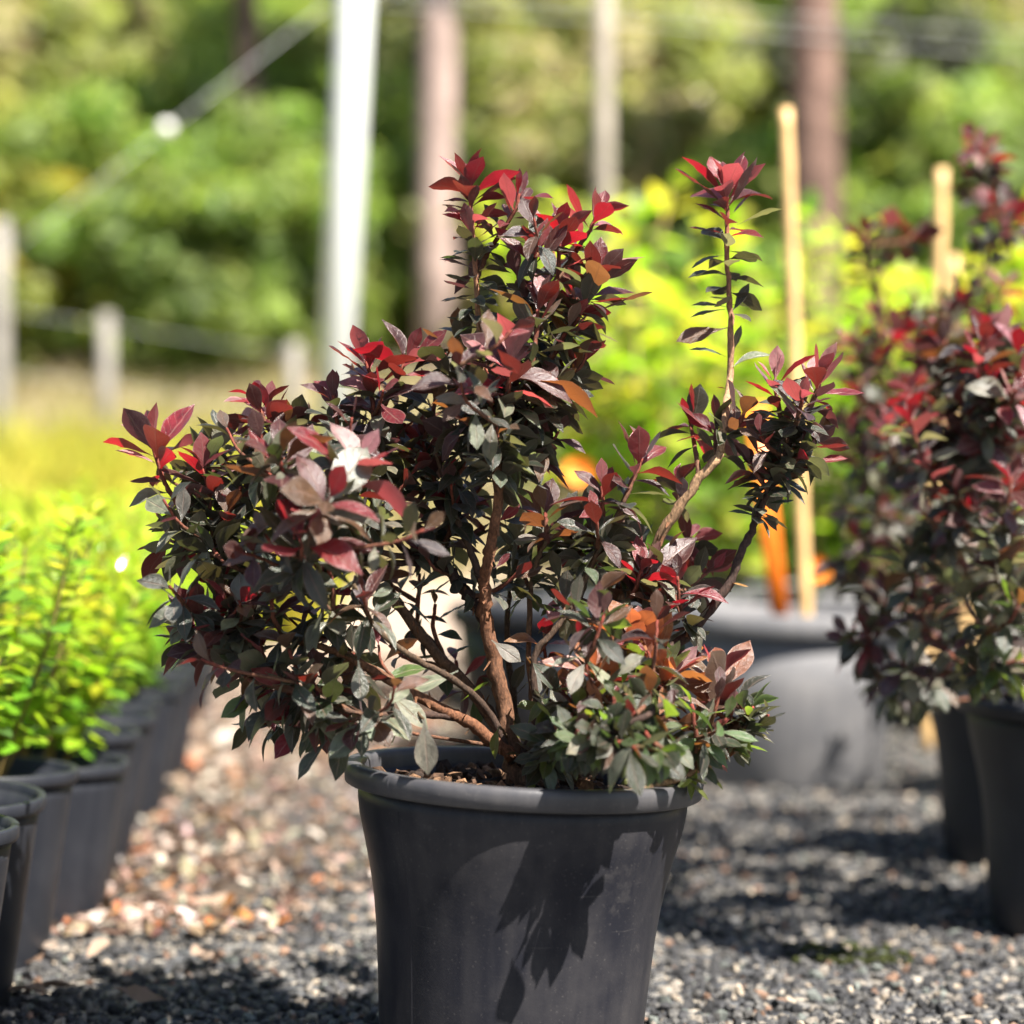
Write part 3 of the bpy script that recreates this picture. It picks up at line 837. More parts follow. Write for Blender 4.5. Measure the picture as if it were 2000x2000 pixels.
S.fol.put(M(1165, 545, 0), M(1245, 487, 0) - M(1165, 545, 0), (-.3, -.5, .9), .030, 'P', .9)
S.fol.put(M(1160, 610, 0), M(1285, 565, 0) - M(1160, 610, 0), (0, -.3, 1), .035, 'B', .8)
sh([(985, 810, -.01), (1035, 720, -.02), (1049, 640, -.02), (1050, 605, -.02)], 'bronze', ny=7, nm=14, ylen=.032, mlen=.027, zone=.04)
sh([(968, 842, -.015), (988, 790, -.03), (997, 725, -.04), (1000, 700, -.04)], 'pink', ny=8, nm=34, ylen=.034, mlen=.030, zone=.055, r0=.0026, c0='rust')
S.fol.put(M(1015, 740, -.04), M(1180, 770, -.03) - M(1015, 740, -.04), (.1, -.6, .9), .048, 'B', .75)
for (u, v_, dy, st, k) in [(905, 735, .0, 'old', {}), (1078, 765, -.01, 'old', {}), (1045, 800, -.02, 'old', {}), (905, 800, -.01, 'old', {}), (868, 690, .0, 'bronze', {}), (1095, 700, .01, 'dark', {}),
                           (960, 770, -.03, 'dark', {}), (1010, 850, -.02, 'old', {}), (920, 870, -.01, 'old', {}), (1060, 830, .01, 'old', {}), (975, 660, .01, 'old', {}), (1110, 640, -.01, 'dark', {}), (1040, 870, .0, 'old', {}), (890, 650, .02, 'old', {})]:
    S.tip(M(u, v_, dy), st, ny=4, nm=13, ylen=.026, mlen=.027, zone=.035)
# left middle
sh([(728, 993, .01), (738, 900, .005), (729, 799, 0), (724, 745, 0), (716, 705, 0)], 'red', ny=9, nm=24, ylen=.031, mlen=.027, zone=.06, r0=.0020)
sh([(731, 830, 0), (760, 770, 0), (783, 725, 0), (793, 700, 0)], 'red', ny=7, nm=12, ylen=.031, mlen=.026, zone=.035)
S.fol.put(M(800, 700, 0), M(875, 655, 0) - M(800, 700, 0), (.2, -.7, .5), .026, 'Y', .8)
sh([(893, 1007, .022), (855, 950, .02), (832, 890, .02), (826, 862, .02)], 'maroon', ny=6, nm=16, ylen=.026, mlen=.026, zone=.04)
sh([(620, 1075, 0), (575, 960, 0), (540, 860, 0), (526, 795, 0)], 'red', ny=7, nm=26, ylen=.024, mlen=.026, zone=.05)
sh([(540, 870, 0), (512, 810, 0), (494, 775, 0)], 'red', ny=6, nm=14, ylen=.023, mlen=.025, zone=.03)
sh([(660, 1040, .02), (665, 900, .01), (655, 800, 0), (650, 770, 0)], 'dark', ny=6, nm=22, ylen=.024, mlen=.026, zone=.05)
S.leafy(np.array([list(M(*p)) for p in [(371, 1021, 0), (334, 964, 0), (314, 922, 0), (305, 890, 0), (298, 868, 0)]]), 'pink', 8, 15, .036, .027, .055)
sh([(416, 1055, 0), (408, 970, 0), (397, 915, 0)], 'red', ny=6, nm=14, ylen=.027, mlen=.026, zone=.04)
for (u, v_, dy, st, n) in [(548, 890, -.10, 'bronze', 8), (700, 905, -.10, 'pink', 8), (640, 975, -.13, 'bronze', 8), (590, 1045, -.12, 'maroon', 8)]:
    S.tip(M(u, v_, dy), st, ny=7, nm=n, ylen=.034, mlen=.033, zone=.03, spread=1.15)
for (u, v_, dy, st) in [(470, 950, .0, 'old'), (445, 1000, -.02, 'old'), (560, 970, .01, 'old'), (520, 1060, -.02, 'old'), (640, 1100, -.06, 'maroon'), (360, 985, .02, 'old'), (410, 1060, -.02, 'old'), (350, 1040, .0, 'old'),
                        (600, 830, .02, 'dark'), (700, 850, .03, 'old'), (760, 850, .02, 'dark'), (790, 800, .03, 'old'), (850, 760, .02, 'old'), (560, 830, .0, 'old'), (620, 900, -.03, 'old'), (720, 940, -.03, 'old'), (800, 930, .0, 'old'),
                        (480, 880, .02, 'old'), (430, 840, .02, 'old'), (880, 950, .03, 'maroon'), (890, 985, .01, 'maroon'), (760, 1000, -.02, 'old'), (830, 990, .03, 'old'), (680, 990, .0, 'old'), (520, 920, -.04, 'old')]:
    S.tip(M(u, v_, dy), st, ny=4, nm=12, ylen=.024, mlen=.027, zone=.035)
# lower left skirt
sh([(470, 1225, -.03), (430, 1225, -.03), (395, 1215, -.03), (375, 1200, -.03)], 'maroon', ny=7, nm=16, ylen=.026, mlen=.025, zone=.035)
sh([(500, 1240, -.03), (430, 1265, -.03), (375, 1255, -.025)], 'maroon', ny=7, nm=14, ylen=.028, mlen=.024, zone=.035)
for (u, v_, dy, st, dr) in [(430, 1130, -.02, 'maroon', .2), (530, 1150, -.05, 'maroon', .2), (470, 1180, -.04, 'maroon', .2), (560, 1260, -.05, 'old', .5), (500, 1290, -.03, 'old', .5),
                            (600, 1320, -.05, 'old', .6), (545, 1345, -.04, 'maroon', .5), (460, 1300, -.02, 'old', .6), (420, 1180, .0, 'dark', .2), (580, 1110, -.06, 'old', .2), (500, 1120, .0, 'old', .2)]:
    S.tip(M(u, v_, dy), st, ny=4, nm=8, ylen=.027, mlen=.030, zone=.035, droop=dr)
def one(u0, v0, u1, v1, dy, kind, nrm=(0, -.6, .8), wide=1.0, dy1=None):
    a, b = M(u0, v0, dy), M(u1, v1, dy if dy1 is None else dy1)
    S.fol.put(a, b - a, nrm, (b - a).length, kind, wide)
# single leaves that stand out
for a in [(640, 1445, 575, 1520, -.06, 'D'), (700, 1400, 628, 1510, -.06, 'D'), (740, 1400, 640, 1480, -.07, 'S'), (640, 1380, 655, 1430, -.05, 'G'), (760, 1355, 840, 1420, -.05, 'S'), (828, 1405, 836, 1515, -.085, 'S'),
          (700, 1290, 705, 1370, -.07, 'S'), (720, 1165, 770, 1155, -.05, 'S'), (735, 1175, 745, 1240, -.05, 'S'), (975, 1420, 952, 1480, -.03, 'G'), (895, 1310, 800, 1360, -.02, 'S'), (740, 1330, 830, 1290, -.03, 'G'), (960, 1250, 1015, 1295, -.02, 'S'),
          (900, 1370, 955, 1330, -.01, 'G'), (560, 1370, 460, 1430, -.05, 'D'), (520, 1350, 430, 1400, -.04, 'G'), (600, 1340, 540, 1440, -.05, 'D'), (1040, 1360, 1110, 1400, -.03, 'S'), (1080, 1360, 1020, 1400, -.03, 'G'),
          (1240, 1450, 1165, 1530, -.13, 'S'), (1230, 1460, 1240, 1555, -.14, 'N'), (1260, 1450, 1265, 1540, -.13, 'G'), (1280, 1460, 1330, 1530, -.12, 'N'), (1180, 1440, 1085, 1480, -.08, 'S'), (1210, 1440, 1140, 1500, -.09, 'D'), (1300, 1440, 1360, 1500, -.08, 'S'), (1200, 1420, 1270, 1480, -.1, 'D'),
          (1255, 1125, 1250, 1045, .0, 'Y'), (1262, 1120, 1290, 1055, .0, 'P'), (1258, 1130, 1365, 1050, .0, 'M'), (1250, 1120, 1180, 1060, .0, 'S'), (1420, 1075, 1395, 1110, .03, 'Y'), (970, 1020, 1020, 990, -.02, 'Y'), (965, 1110, 1000, 1085, -.02, 'Y'),
          (1590, 905, 1655, 890, 0, 'Y'), (1560, 910, 1610, 925, 0, 'M'), (1390, 840, 1310, 795, .02, 'Y'), (1395, 850, 1350, 800, .02, 'Y')]:
    one(*a)
for (u0, v0, u1, v1) in [(828, 1405, 790, 1370), (700, 1290, 668, 1279), (975, 1420, 990, 1440)]:
    B(mp((u0, v0, -.05), ((u0 + u1) / 2, (v0 + v1) / 2 - 4, -.045), (u1, v1, -.035)), .0008, .0008, 'olive', sides=5, record=False, n=3)
# centre and right
sh([(1067, 1056, 0), (1066, 1020, 0), (1064, 1000, 0)], 'bronze', ny=7, nm=10, ylen=.027, mlen=.025, zone=.03)
sh([(1175, 1062, 0), (1178, 1010, 0), (1176, 950, 0)], 'red', ny=6, nm=10, ylen=.026, mlen=.023, zone=.035)
sh([(1216, 986, 0), (1240, 930, 0), (1253, 895, 0)], 'pink', ny=8, nm=12, ylen=.028, mlen=.024, zone=.035)
sh([(1366, 932, .0), (1358, 880, .01), (1350, 835, .03), (1347, 820, .03)], 'maroon', ny=5, nm=3, ylen=.026, zone=.02)
sh([(1400, 890, .0), (1398, 850, .015), (1402, 825, .02)], 'maroon', ny=6, nm=5, ylen=.026, zone=.02)
sh([(1330, 985, .002), (1326, 960, .01), (1320, 935, .01)], 'maroon', ny=5, nm=4, ylen=.018, mlen=.018, zone=.015)
S.leafy(np.array([list(M(*p)) for p in [(1426, 640, .03), (1425, 586, .03), (1420, 496, .03), (1420, 431, .03), (1421, 370, .03)]]), 'red', 13, 24, .035, .025, .062)
for a in [(1422, 600, 1350, 590, .03, 'S'), (1422, 640, 1320, 665, .03, 'B'), (1424, 700, 1355, 665, .03, 'S'), (1428, 610, 1470, 560, .03, 'D'), (1428, 720, 1490, 668, .03, 'S'), (1440, 440, 1525, 400, .03, 'S'), (1428, 690, 1455, 640, .03, 'D'), (1420, 760, 1400, 755, .03, 'M')]:
    one(*a, nrm=(0, -.35, 1), wide=.9)
sh([(1540, 870, 0), (1522, 800, 0), (1514, 755, 0), (1514, 740, 0)], 'pink', ny=7, nm=12, ylen=.025, mlen=.022, zone=.03)
sh([(1555, 830, 0), (1585, 790, 0), (1600, 750, 0), (1604, 735, 0)], 'pink', ny=7, nm=12, ylen=.026, mlen=.023, zone=.03)
sh([(1555, 830, -.01), (1562, 800, -.015), (1566, 780, -.02)], 'pink', ny=7, nm=10, ylen=.024, mlen=.024, zone=.025)
for (u, v_, dy) in [(1485, 850, -.01), (1455, 800, .0), (1505, 900, .01), (1570, 880, -.01), (1465, 905, .0), (1530, 830, .02), (1600, 850, .01)]:
    S.tip(M(u, v_, dy), 'dark', ny=4, nm=10, ylen=.021, mlen=.022, zone=.03, mind=.015)
S.leafy(np.array([list(M(*p)) for p in [(1479, 1012, 0), (1490, 980, 0), (1505, 945, 0), (1523, 909, 0), (1540, 870, 0)]]), 'dark', 0, 24, .02, .019, .045)
for (u, v_, dy, st) in [(1253, 1110, .0, 'red'), (1313, 1140, .01, 'pink'), (1350, 1050, .06, 'maroon'), (1384, 1115, .05, 'maroon'), (1190, 1130, .02, 'dark'), (1230, 1150, .03, 'dark'), (1290, 1180, .0, 'dark'), (1120, 1060, .02, 'dark'), (1200, 1050, .02, 'old'), (1150, 1010, .02, 'old'),
                        (1100, 1010, .03, 'old'), (1010, 1060, .02, 'old'), (1090, 1120, .01, 'old'), (1010, 1120, .0, 'old')]:
    S.tip(M(u, v_, dy), st, ny=6, nm=10, ylen=.023, mlen=.022, zone=.03)
for (u, v_, dy, st) in [(1238, 1225, -.03, 'orange'), (1165, 1300, -.05, 'orange'), (1320, 1315, -.04, 'orange'), (1400, 1310, -.03, 'orange'), (1385, 1375, -.03, 'orange'), (1265, 1270, -.04, 'orange'), (1200, 1265, -.02, 'orange')]:
    S.tip(M(u, v_, dy), st, ny=8, nm=12, ylen=.028, mlen=.025, zone=.035, mind=.02)
S.leafy(np.array([list(M(*p)) for p in [(1427, 1470, -.035), (1450, 1440, -.03), (1455, 1421, -.03), (1461, 1393, -.03)]]), 'green', 6, 14, .016, .019, .02)
for (u, v_, dy) in [(1470, 1380, -.03), (1500, 1395, -.03), (1440, 1360, -.03)]:
    S.tip(M(u, v_, dy), 'old', ny=4, nm=7, ylen=.015, mlen=.017, zone=.015, mind=.01)
for (u, v_, dy, st) in [(1120, 1385, -0.060, 'low'), (1180, 1410, -0.097, 'low'), (1240, 1390, -0.110, 'low'), (1290, 1420, -0.110, 'low'), (1210, 1450, -0.122, 'low'), (1150, 1345, -0.060, 'low'), (1270, 1345, -0.086, 'low'), (1350, 1375, -0.060, 'low'),
                        (1090, 1430, -0.060, 'low'), (1240, 1460, -0.128, 'low'), (1300, 1465, -0.122, 'low'), (1150, 1440, -0.110, 'low'), (1200, 1360, -0.097, 'low'), (1310, 1385, -0.110, 'low'), (1100, 1340, -0.024, 'low'), (1230, 1330, -0.060, 'low'), (1080, 1400, -.07, 'low'), (1130, 1425, -.10, 'low'), (1260, 1430, -0.128, 'low')]:
    S.tip(M(u, v_, dy), st, ny=3, nm=13, ylen=.019, mlen=.021, zone=.035, droop=.45, mind=.015)
# fine twigs spread evenly through the crown
def inside(u, v, poly):
    c = False
    for (x0, y0), (x1, y1) in zip(poly, poly[1:] + poly[:1]):
        if (y0 > v) != (y1 > v) and u < (x1 - x0) * (v - y0) / (y1 - y0) + x0:
            c = not c
    return c
LEFT = [(255, 930), (430, 800), (700, 740), (900, 720), (955, 860), (945, 1000), (900, 1080), (770, 1120), (720, 1230), (790, 1330), (690, 1470), (560, 1460), (430, 1370), (350, 1220), (280, 1050)]
RIGHT = [(1040, 1020), (1200, 990), (1330, 1050), (1370, 1130), (1330, 1230), (1420, 1300), (1430, 1400), (1330, 1490), (1150, 1470), (1060, 1400), (1110, 1290), (1050, 1180)]
TOP = [(1000, 430), (1110, 400), (1180, 480), (1160, 600), (1040, 620), (985, 560)]
MIDDLE = [(930, 640), (1120, 620), (1150, 700), (1090, 850), (960, 900), (880, 840), (860, 700)]
rf = random.Random(5)
for poly, count, gap, styles in [(LEFT, 54, 44, ['old', 'dark', 'old', 'old', 'bronze', 'old', 'dark', 'maroon']), (RIGHT, 26, 42, ['old', 'dark', 'orange', 'low', 'maroon']), (MIDDLE, 12, 40, ['old', 'dark', 'bronze']), (TOP, 8, 42, ['red', 'dark', 'bronze', 'red'])]:
    got, tries = [], 0
    us, vs2 = [p[0] for p in poly], [p[1] for p in poly]
    while len(got) < count and tries < 4000:
        tries += 1
        u, v_ = rf.uniform(min(us), max(us)), rf.uniform(min(vs2), max(vs2))
        if inside(u, v_, poly) and all(math.hypot(u - a, v_ - b) > gap for a, b in got):
            got.append((u, v_))
    got.sort(key=lambda q: -q[1])
    for (u, v_) in got:
        low = v_ > 1180
        S.tip(M(u, v_, rf.gauss(-.005, .05) - (.02 if low else 0)), rf.choice(styles), ny=3, nm=rf.choice([6, 8, 10]), ylen=.022, mlen=.024, zone=rf.uniform(.03, .055), r0=.0012, r1=.0007, droop=.4 if low else .1, mind=.025)
# sparse leaves inside
for (u, v_, dy, st) in [(850, 1180, .03, 'old'), (760, 1260, .03, 'maroon'), (820, 1120, .04, 'old'), (1000, 1330, .03, 'old'), (890, 1290, .05, 'maroon'), (1060, 1250, .02, 'maroon'), (740, 1120, .05, 'old'), (700, 1030, .04, 'old')]:
    S.tip(M(u, v_, dy), st, ny=2, nm=5, ylen=.020, mlen=.022, zone=.03)
S.fol.build(root, 300)

# ------------------------------------------------------------------ the same kind of shrub in shade at the side
def side_shrub(loc, label, seed, tips, nrand, box, nparts, pot_tilt):
    rt = empty('potted_azalea', loc, label, 'potted plant', 'dark red azaleas in pots')
    add_pot(rt, POT2, pot_tilt, soil_z=.150, soil_me=soil1)
    sb = Shrub(rt, seed)
    b0 = Vector(loc) + Vector((0, 0, .15))
    rg = sb.rng
    for k in range(8):
        a = 2 * math.pi * (k + rg.random() * .6) / 8
        rr = 0.10 + 0.07 * rg.random()
        top = b0 + Vector((rr * math.cos(a), rr * math.sin(a), .08 + .16 * rg.random()))
        sb.branch([b0 + Vector((.01 * math.cos(a), .01 * math.sin(a), -.01)), b0 + Vector((rr * .45 * math.cos(a), rr * .45 * math.sin(a), .05)), top], .0042, .0018, 'brown', 'olive', 6)
    T = [(t[0], t[1]) for t in tips]
    for i in range(nrand):
        while True:
            q = Vector((rg.uniform(-1, 1), rg.uniform(-1, 1), rg.uniform(-1, 1)))
            if 0.45 < q.length < 1:
                break
        c, rx, rz = box
        p = Vector(loc) + Vector((q.x * rx, q.y * rx, c + q.z * rz))
        T.append((p, rg.choice(['red', 'pink', 'pink', 'dark', 'old', 'pink']) if q.z > 0 else rg.choice(['old', 'old', 'dark', 'maroon'])))
    T.sort(key=lambda t: t[0].z)
    for p, st in T:
        sb.tip(p, st, ny=6, nm=13, ylen=.027, mlen=.027, zone=.035, droop=.1 if p.z > loc[2] + .25 else .4, mind=.03)
    sb.fol.build(rt, nparts)
    return rt
tA = [(P(1905, 690, 1.46), 'red'), (P(1945, 650, 1.50), 'red'), (P(1815, 920, 1.47), 'pink'), (P(1865, 950, 1.47), 'maroon'), (P(1900, 850, 1.5), 'red'), (P(1985, 760, 1.44), 'pink'), (P(1975, 930, 1.42), 'red'), (P(1700, 1235, 1.55), 'maroon'),
      (P(1660, 1240, 1.58), 'maroon'), (P(1720, 1330, 1.58), 'old'), (P(1800, 1180, 1.5), 'old'), (P(1880, 1150, 1.47), 'old'), (P(1950, 1100, 1.44), 'old'), (P(1930, 1230, 1.45), 'old'), (P(1850, 1270, 1.5), 'old'), (P(1770, 1080, 1.52), 'old'), (P(1840, 1050, 1.5), 'old'),
      (P(1760, 1290, 1.52), 'old'), (P(1820, 1330, 1.55), 'old'), (P(1960, 1020, 1.43), 'old'), (P(1990, 1180, 1.42), 'green'), (P(1985, 1290, 1.45), 'green'), (P(1900, 1000, 1.47), 'dark'), (P(1730, 1150, 1.56), 'dark'), (P(1940, 790, 1.47), 'dark'), (P(1880, 780, 1.5), 'old')]
rA = random.Random(3)
tA += [(P(rA.uniform(1770, 2010), rA.uniform(640, 930), rA.uniform(1.46, 1.60)), rA.choice(['red', 'pink', 'pink', 'dark'])) for _ in range(22)]
side_shrub((.435, 1.66, 0), 'bushy dark red azalea in a shaded charcoal pot standing nearer the gravel path', 21, tA, 64, (.33, .16, .16), 220, (math.radians(.5), math.radians(1.5)))
tB = [(P(1900, 275, 1.88), 'red'), (P(1930, 300, 1.9), 'pink'), (P(1935, 400, 1.86), 'red'), (P(1985, 430, 1.86), 'red'), (P(1690, 455, 1.92), 'maroon'), (P(1735, 450, 1.95), 'pink'), (P(1790, 455, 1.95), 'maroon'), (P(1720, 620, 1.9), 'pink'), (P(1660, 660, 1.85), 'pink'), (P(1700, 690, 1.85), 'red'),
      (P(1760, 650, 1.85), 'pink'), (P(1830, 670, 1.83), 'red'), (P(1680, 760, 1.82), 'pink'), (P(1740, 800, 1.8), 'pink'), (P(1650, 820, 1.85), 'old'), (P(1790, 740, 1.8), 'red'), (P(1965, 560, 1.85), 'red'), (P(1880, 600, 1.85), 'red'), (P(1690, 900, 1.85), 'pink'), (P(1640, 1110, 1.85), 'maroon'), (P(1690, 1060, 1.82), 'maroon'), (P(1720, 960, 1.8), 'old'), (P(1930, 470, 1.9), 'dark'), (P(1910, 350, 1.9), 'dark'), (P(1690, 1140, 1.85), 'old'), (P(1650, 990, 1.9), 'old')]
side_shrub((.465, 1.99, 0), 'tall dark red azalea behind the bushy one, reaching a bamboo stake', 22, tB, 66, (.37, .175, .17), 120, (0, math.radians(1.0)))
side_shrub((.62, 2.42, 0), 'shaded dark red azalea at the back of the azalea pots', 23, [], 30, (.34, .16, .14), 30, (0, 0))

# ------------------------------------------------------------------ small lime green plants in the left row
soil2 = soil_mesh(.060, 6)
def lime_plant(fol_seed, h=.19, spread=.092, nst=12):
    """returns stems (list of paths) and a Foliage, at the origin, growing from z = H2"""
    rg = random.Random(fol_seed)
    fol = Foliage(LIME_T, 'lime', fol_seed)
    stems = []
    for k in range(nst):
        a = 2 * math.pi * (k + rg.random()) / nst
        rr = spread * (0.25 + 0.75 * rg.random())
        top = Vector((rr * math.cos(a), rr * math.sin(a), H2 + h * (0.62 + 0.38 * rg.random())))
        b = Vector((.012 * math.cos(a), .012 * math.sin(a), H2 - .02))
        path = catmull([b, b * .5 + top * .5 + Vector((rr * .12 * math.cos(a), rr * .12 * math.sin(a), 0)), top], 6)
        stems.append(path)
        phi = rg.random() * 6
        for i in range(36):
            q = i / 35
            s = 1 - (1 - q) * .82
            j = s * (len(path) - 1); i0 = min(int(j), len(path) - 2)
            p = Vector(path[i0] * (1 - j + i0) + path[i0 + 1] * (j - i0))
            phi += 2.4 + rg.gauss(0, .3)
            ax = Vector(path[i0 + 1] - path[i0])
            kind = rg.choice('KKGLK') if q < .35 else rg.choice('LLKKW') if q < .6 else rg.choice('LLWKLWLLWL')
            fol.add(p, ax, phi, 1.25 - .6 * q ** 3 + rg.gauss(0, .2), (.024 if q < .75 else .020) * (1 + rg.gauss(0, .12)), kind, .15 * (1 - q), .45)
    return stems, fol
LIME = []
for k in range(4):
    st, fo = lime_plant(40 + k)
    vs_, fs_, cs_, off = [], [], [], 0
    sm = []
    for p in st:
        v, f = tube(p, np.linspace(.0015, .0007, len(p)), 5)
        sm.append(mesh_np('stem', v, f, 'bark', True, {'lc': ('FLOAT_COLOR', np.tile((.17, .12, .04), (len(v), 1)))}))
    LIME.append((st, fo, sm, fo.mass_mesh(fo.L, Vector((0, 0, 0)), 'foliage')))
LG = 'small lime green plants in charcoal pots'
def put_lime(x, y, z, k, rz, label, parts=0, tilt=(0, 0), sc=1.0):
    rt = empty('potted_lime_plant', (x, y, z), label, 'potted plant', LG)
    m = add_pot(rt, POT3, tilt, soil_z=H2 - .018, soil_me=soil2)
    st, fo, sm, mass = LIME[k]
    rot = m @ Matrix.Translation((0, 0, H2)) @ Matrix.Rotation(rz, 4, 'Z') @ Matrix.Diagonal((sc, sc, sc, 1)) @ Matrix.Translation((0, 0, -H2))
    if parts:
        f2 = Foliage(LIME_T, 'lime', 90 + k)
        wm = Matrix.Translation((x, y, z)) @ rot
        r3 = rot.to_3x3()
        for (pos, side, d, nrm, L, kind, ti, w) in fo.L:
            f2.L.append((wm @ pos, (r3 @ side).normalized(), (r3 @ d).normalized(), (r3 @ nrm).normalized(), L * sc, kind, ti, w))
        f2.build(rt, parts)
    else:
        o = link('foliage', mass, rt, rot); o['kind'] = 'stuff'
    for s_ in sm:
        link('stem', s_, rt, rot)
    return rt
front = [(-.3635, 1.27, 'thin'), (-.378, 1.41, 'thin'), (-.384, 1.55, ''), (-.374, 1.70, 'drop'), (-.390, 1.83, ''), (-.400, 1.975, ''), (-.420, 2.125, ''), (-.420, 2.28, ''), (-.432, 2.43, '')]
LL = 'small bushy lime green plant in a charcoal pot in the long row'
for i, (x, y, w) in enumerate(front):
    lab = {'thin': 'lime green plant in a charcoal pot at the near end of the row', 'drop': 'lime green plant in a charcoal pot jutting out of the row towards the path'}.get(w, LL)
    put_lime(x, y, -.012 if w == 'drop' else 0, i % 4, R.random() * 6.28, lab, 70 if 1 <= i <= 5 else 0, (R.gauss(0, .01), .045 + R.gauss(0, .01)), .62 if w == 'thin' else 1.0)
y = 2.58
xr = -.446
while y < 5.0:
    put_lime(xr + R.gauss(0, .008), y, 0, R.randrange(4), R.random() * 6.28, LL, 0, (R.gauss(0, .02), .03 + R.gauss(0, .02)), 1 + R.gauss(0, .11))
    y += .148; xr -= .0155
for row in range(1, 6):
    y = 1.95 + row * .42
    while y < 5.0:
        x = -.40 - .105 * (y - 1.83) - .148 * row + R.gauss(0, .01)
        if x > -.262 * y - .10:
            put_lime(x, y + .07 * (row % 2), 0, R.randrange(4), R.random() * 6.28, LL, 0, (R.gauss(0, .025), R.gauss(0, .025)), 1.02 + R.gauss(0, .12))
        y += .150

# ------------------------------------------------------------------ grey tubs and broad-leaved lime plants behind the azalea
soil3 = soil_mesh(.136, 8)
def broad_mesh(seed, nst, h, spread, ln):
    rg = random.Random(seed)
    fol = Foliage(BIG_T, 'bigleaf', seed)
    stems = []
    for k in range(nst):
        a = 2 * math.pi * (k + rg.random() * .8) / nst
        rr = spread * (0.2 + 0.8 * rg.random())
        top = Vector((rr * math.cos(a), rr * math.sin(a), h * (0.65 + 0.35 * rg.random())))
        path = catmull([Vector((.02 * math.cos(a), .02 * math.sin(a), 0)), Vector((rr * .5 * math.cos(a), rr * .5 * math.sin(a), top.z * .5)), top], 6)
        stems.append(path)
        for i in range(15):
            q = i / 14
            j = (0.12 + .88 * q) * (len(path) - 1); i0 = min(int(j), len(path) - 2)
            p = Vector(path[i0] * (1 - j + i0) + path[i0 + 1] * (j - i0))
            for s_ in (0, math.pi):
                fol.add(p, Vector(path[i0 + 1] - path[i0]), i * 1.7 + s_ + rg.gauss(0, .3), 1.2 - .7 * q ** 3 + rg.gauss(0, .15), ln * (1.0 - .35 * q ** 3) * (1 + rg.gauss(0, .15)),
                        rg.choice('LKKLW') if q < .6 else rg.choice('LLWWK'), .25, .6)
    return stems, fol
BROAD = [broad_mesh(60 + k, 7, .58, .17, .070) for k in range(3)]
BG = 'broad leaved lime plants in tubs'
def put_broad(x, y, k, rz, label, potm, ph, soil_me, parts, sc=1.0, tilt=(0, 0)):
    rt = empty('potted_broadleaf_plant', (x, y, gh(x, y)), label, 'potted plant', BG)
    add_pot(rt, potm, tilt, soil_z=ph - .03, soil_me=soil_me)
    st, fo = BROAD[k]
    rot = Matrix.Translation((0, 0, ph - .03)) @ Matrix.Rotation(rz, 4, 'Z') @ Matrix.Diagonal((sc, sc, sc, 1))
    f2 = Foliage(BIG_T, 'bigleaf', 95 + k)
    wm = Matrix.Translation(rt.location) @ rot
    r3 = rot.to_3x3()
    for (pos, side, d, nrm, L, kind, ti, w) in fo.L:
        f2.L.append((wm @ pos, (r3 @ side).normalized(), (r3 @ d).normalized(), (r3 @ nrm).normalized(), L * sc, kind, ti, w))
    f2.build(rt, parts)
    for p in st:
        v, f = tube(p, np.linspace(.005, .0022, len(p)), 5)
        link('stem', mesh_np('stem', v, f, 'bark', True, {'lc': ('FLOAT_COLOR', np.tile((.36, .26, .12), (len(v), 1)))}), rt, rot)
    return rt
g1 = empty('grey_tub', (.318, 2.63, 0), 'large pale grey tub holding a bamboo stake and an orange strip', 'tub')
add_pot(g1, POT4, (0, math.radians(1.2)), soil_z=H3 - .03, soil_me=soil3)
g2 = empty('grey_tub', (.075, 2.86, 0), 'grey tub with shade painted in, half hidden behind the azalea stems', 'tub')
add_pot(g2, POT5, (0, math.radians(-1)), soil_z=H3 - .03, soil_me=soil3)
BL = 'broad leaved lime green plant in the back rows of grey tubs'
for i, (x, y, sc) in enumerate([(.20, 3.25, 1.12), (.47, 3.35, 1.1), (.72, 3.2, 1.05), (.12, 3.62, 1.25), (.36, 3.75, 1.05), (.62, 3.75, 1.1), (.90, 3.65, 1.1), (.25, 4.15, 1.1), (.52, 4.2, 1.15), (.82, 4.2, 1.15), (1.08, 4.1, 1.1)]):
    put_broad(x, y, i % 3, R.random() * 6.28, {0: 'broad leaved lime green plant right behind the half hidden grey tub', 1: 'broad leaved lime green plant right behind the pale grey tub', 2: 'broad leaved lime green plant right behind the tall dark red azalea'}.get(i, BL), POT4, H3, soil3, 60 if i < 4 else 0, sc)

def stick(name, a, b, r0, r1, mat, label, cat, nodes=0, sides=10, group=None, flat=None):
    a, b = np.array(a), np.array(b)
    n = max(2, nodes * 6)
    t = np.linspace(0, 1, n + 1)
    path = a + (b - a) * t[:, None]
    rad = r0 + (r1 - r0) * t
    if nodes:
        rad = rad * (1 + 0.16 * np.exp(-((t * nodes % 1 - .5) / .09) ** 2))
    v, f = tube(path - a, rad, sides)
    if flat:
        v[:, 1] *= flat
    o = link(name, mesh_np(name, v, f, mat), loc=Vector(a))
    return tag(o, label, cat, group)
stick('bamboo_stake', P(1576, 1225, 2.62) - Vector((0, 0, .02)), P(1535, 212, 2.62), .0078, .0068, 'bamboo', 'tall bamboo stake standing in the pale grey tub', 'stake', 5)
stick('bamboo_stake', (P(1810, 1190, 2.9).x, 2.9, 0), P(1840, 330, 2.9), .0085, .0075, 'bamboo', 'bamboo stake rising behind the tall dark red azalea', 'stake', 5)
stick('bamboo_stake', (P(1895, 1190, 3.0).x, 3.0, 0), P(1862, 500, 3.0), .0085, .0075, 'bamboo', 'short bamboo stake among the broad lime leaves', 'stake', 4)
stick('orange_strip', P(1530, 1215, 2.56) - Vector((0, 0, .025)), P(1475, 790, 2.56), .0105, .0125, 'orange', 'bright orange plastic strip stuck in the pale grey tub', 'marker strip', 0, 12, flat=.25)
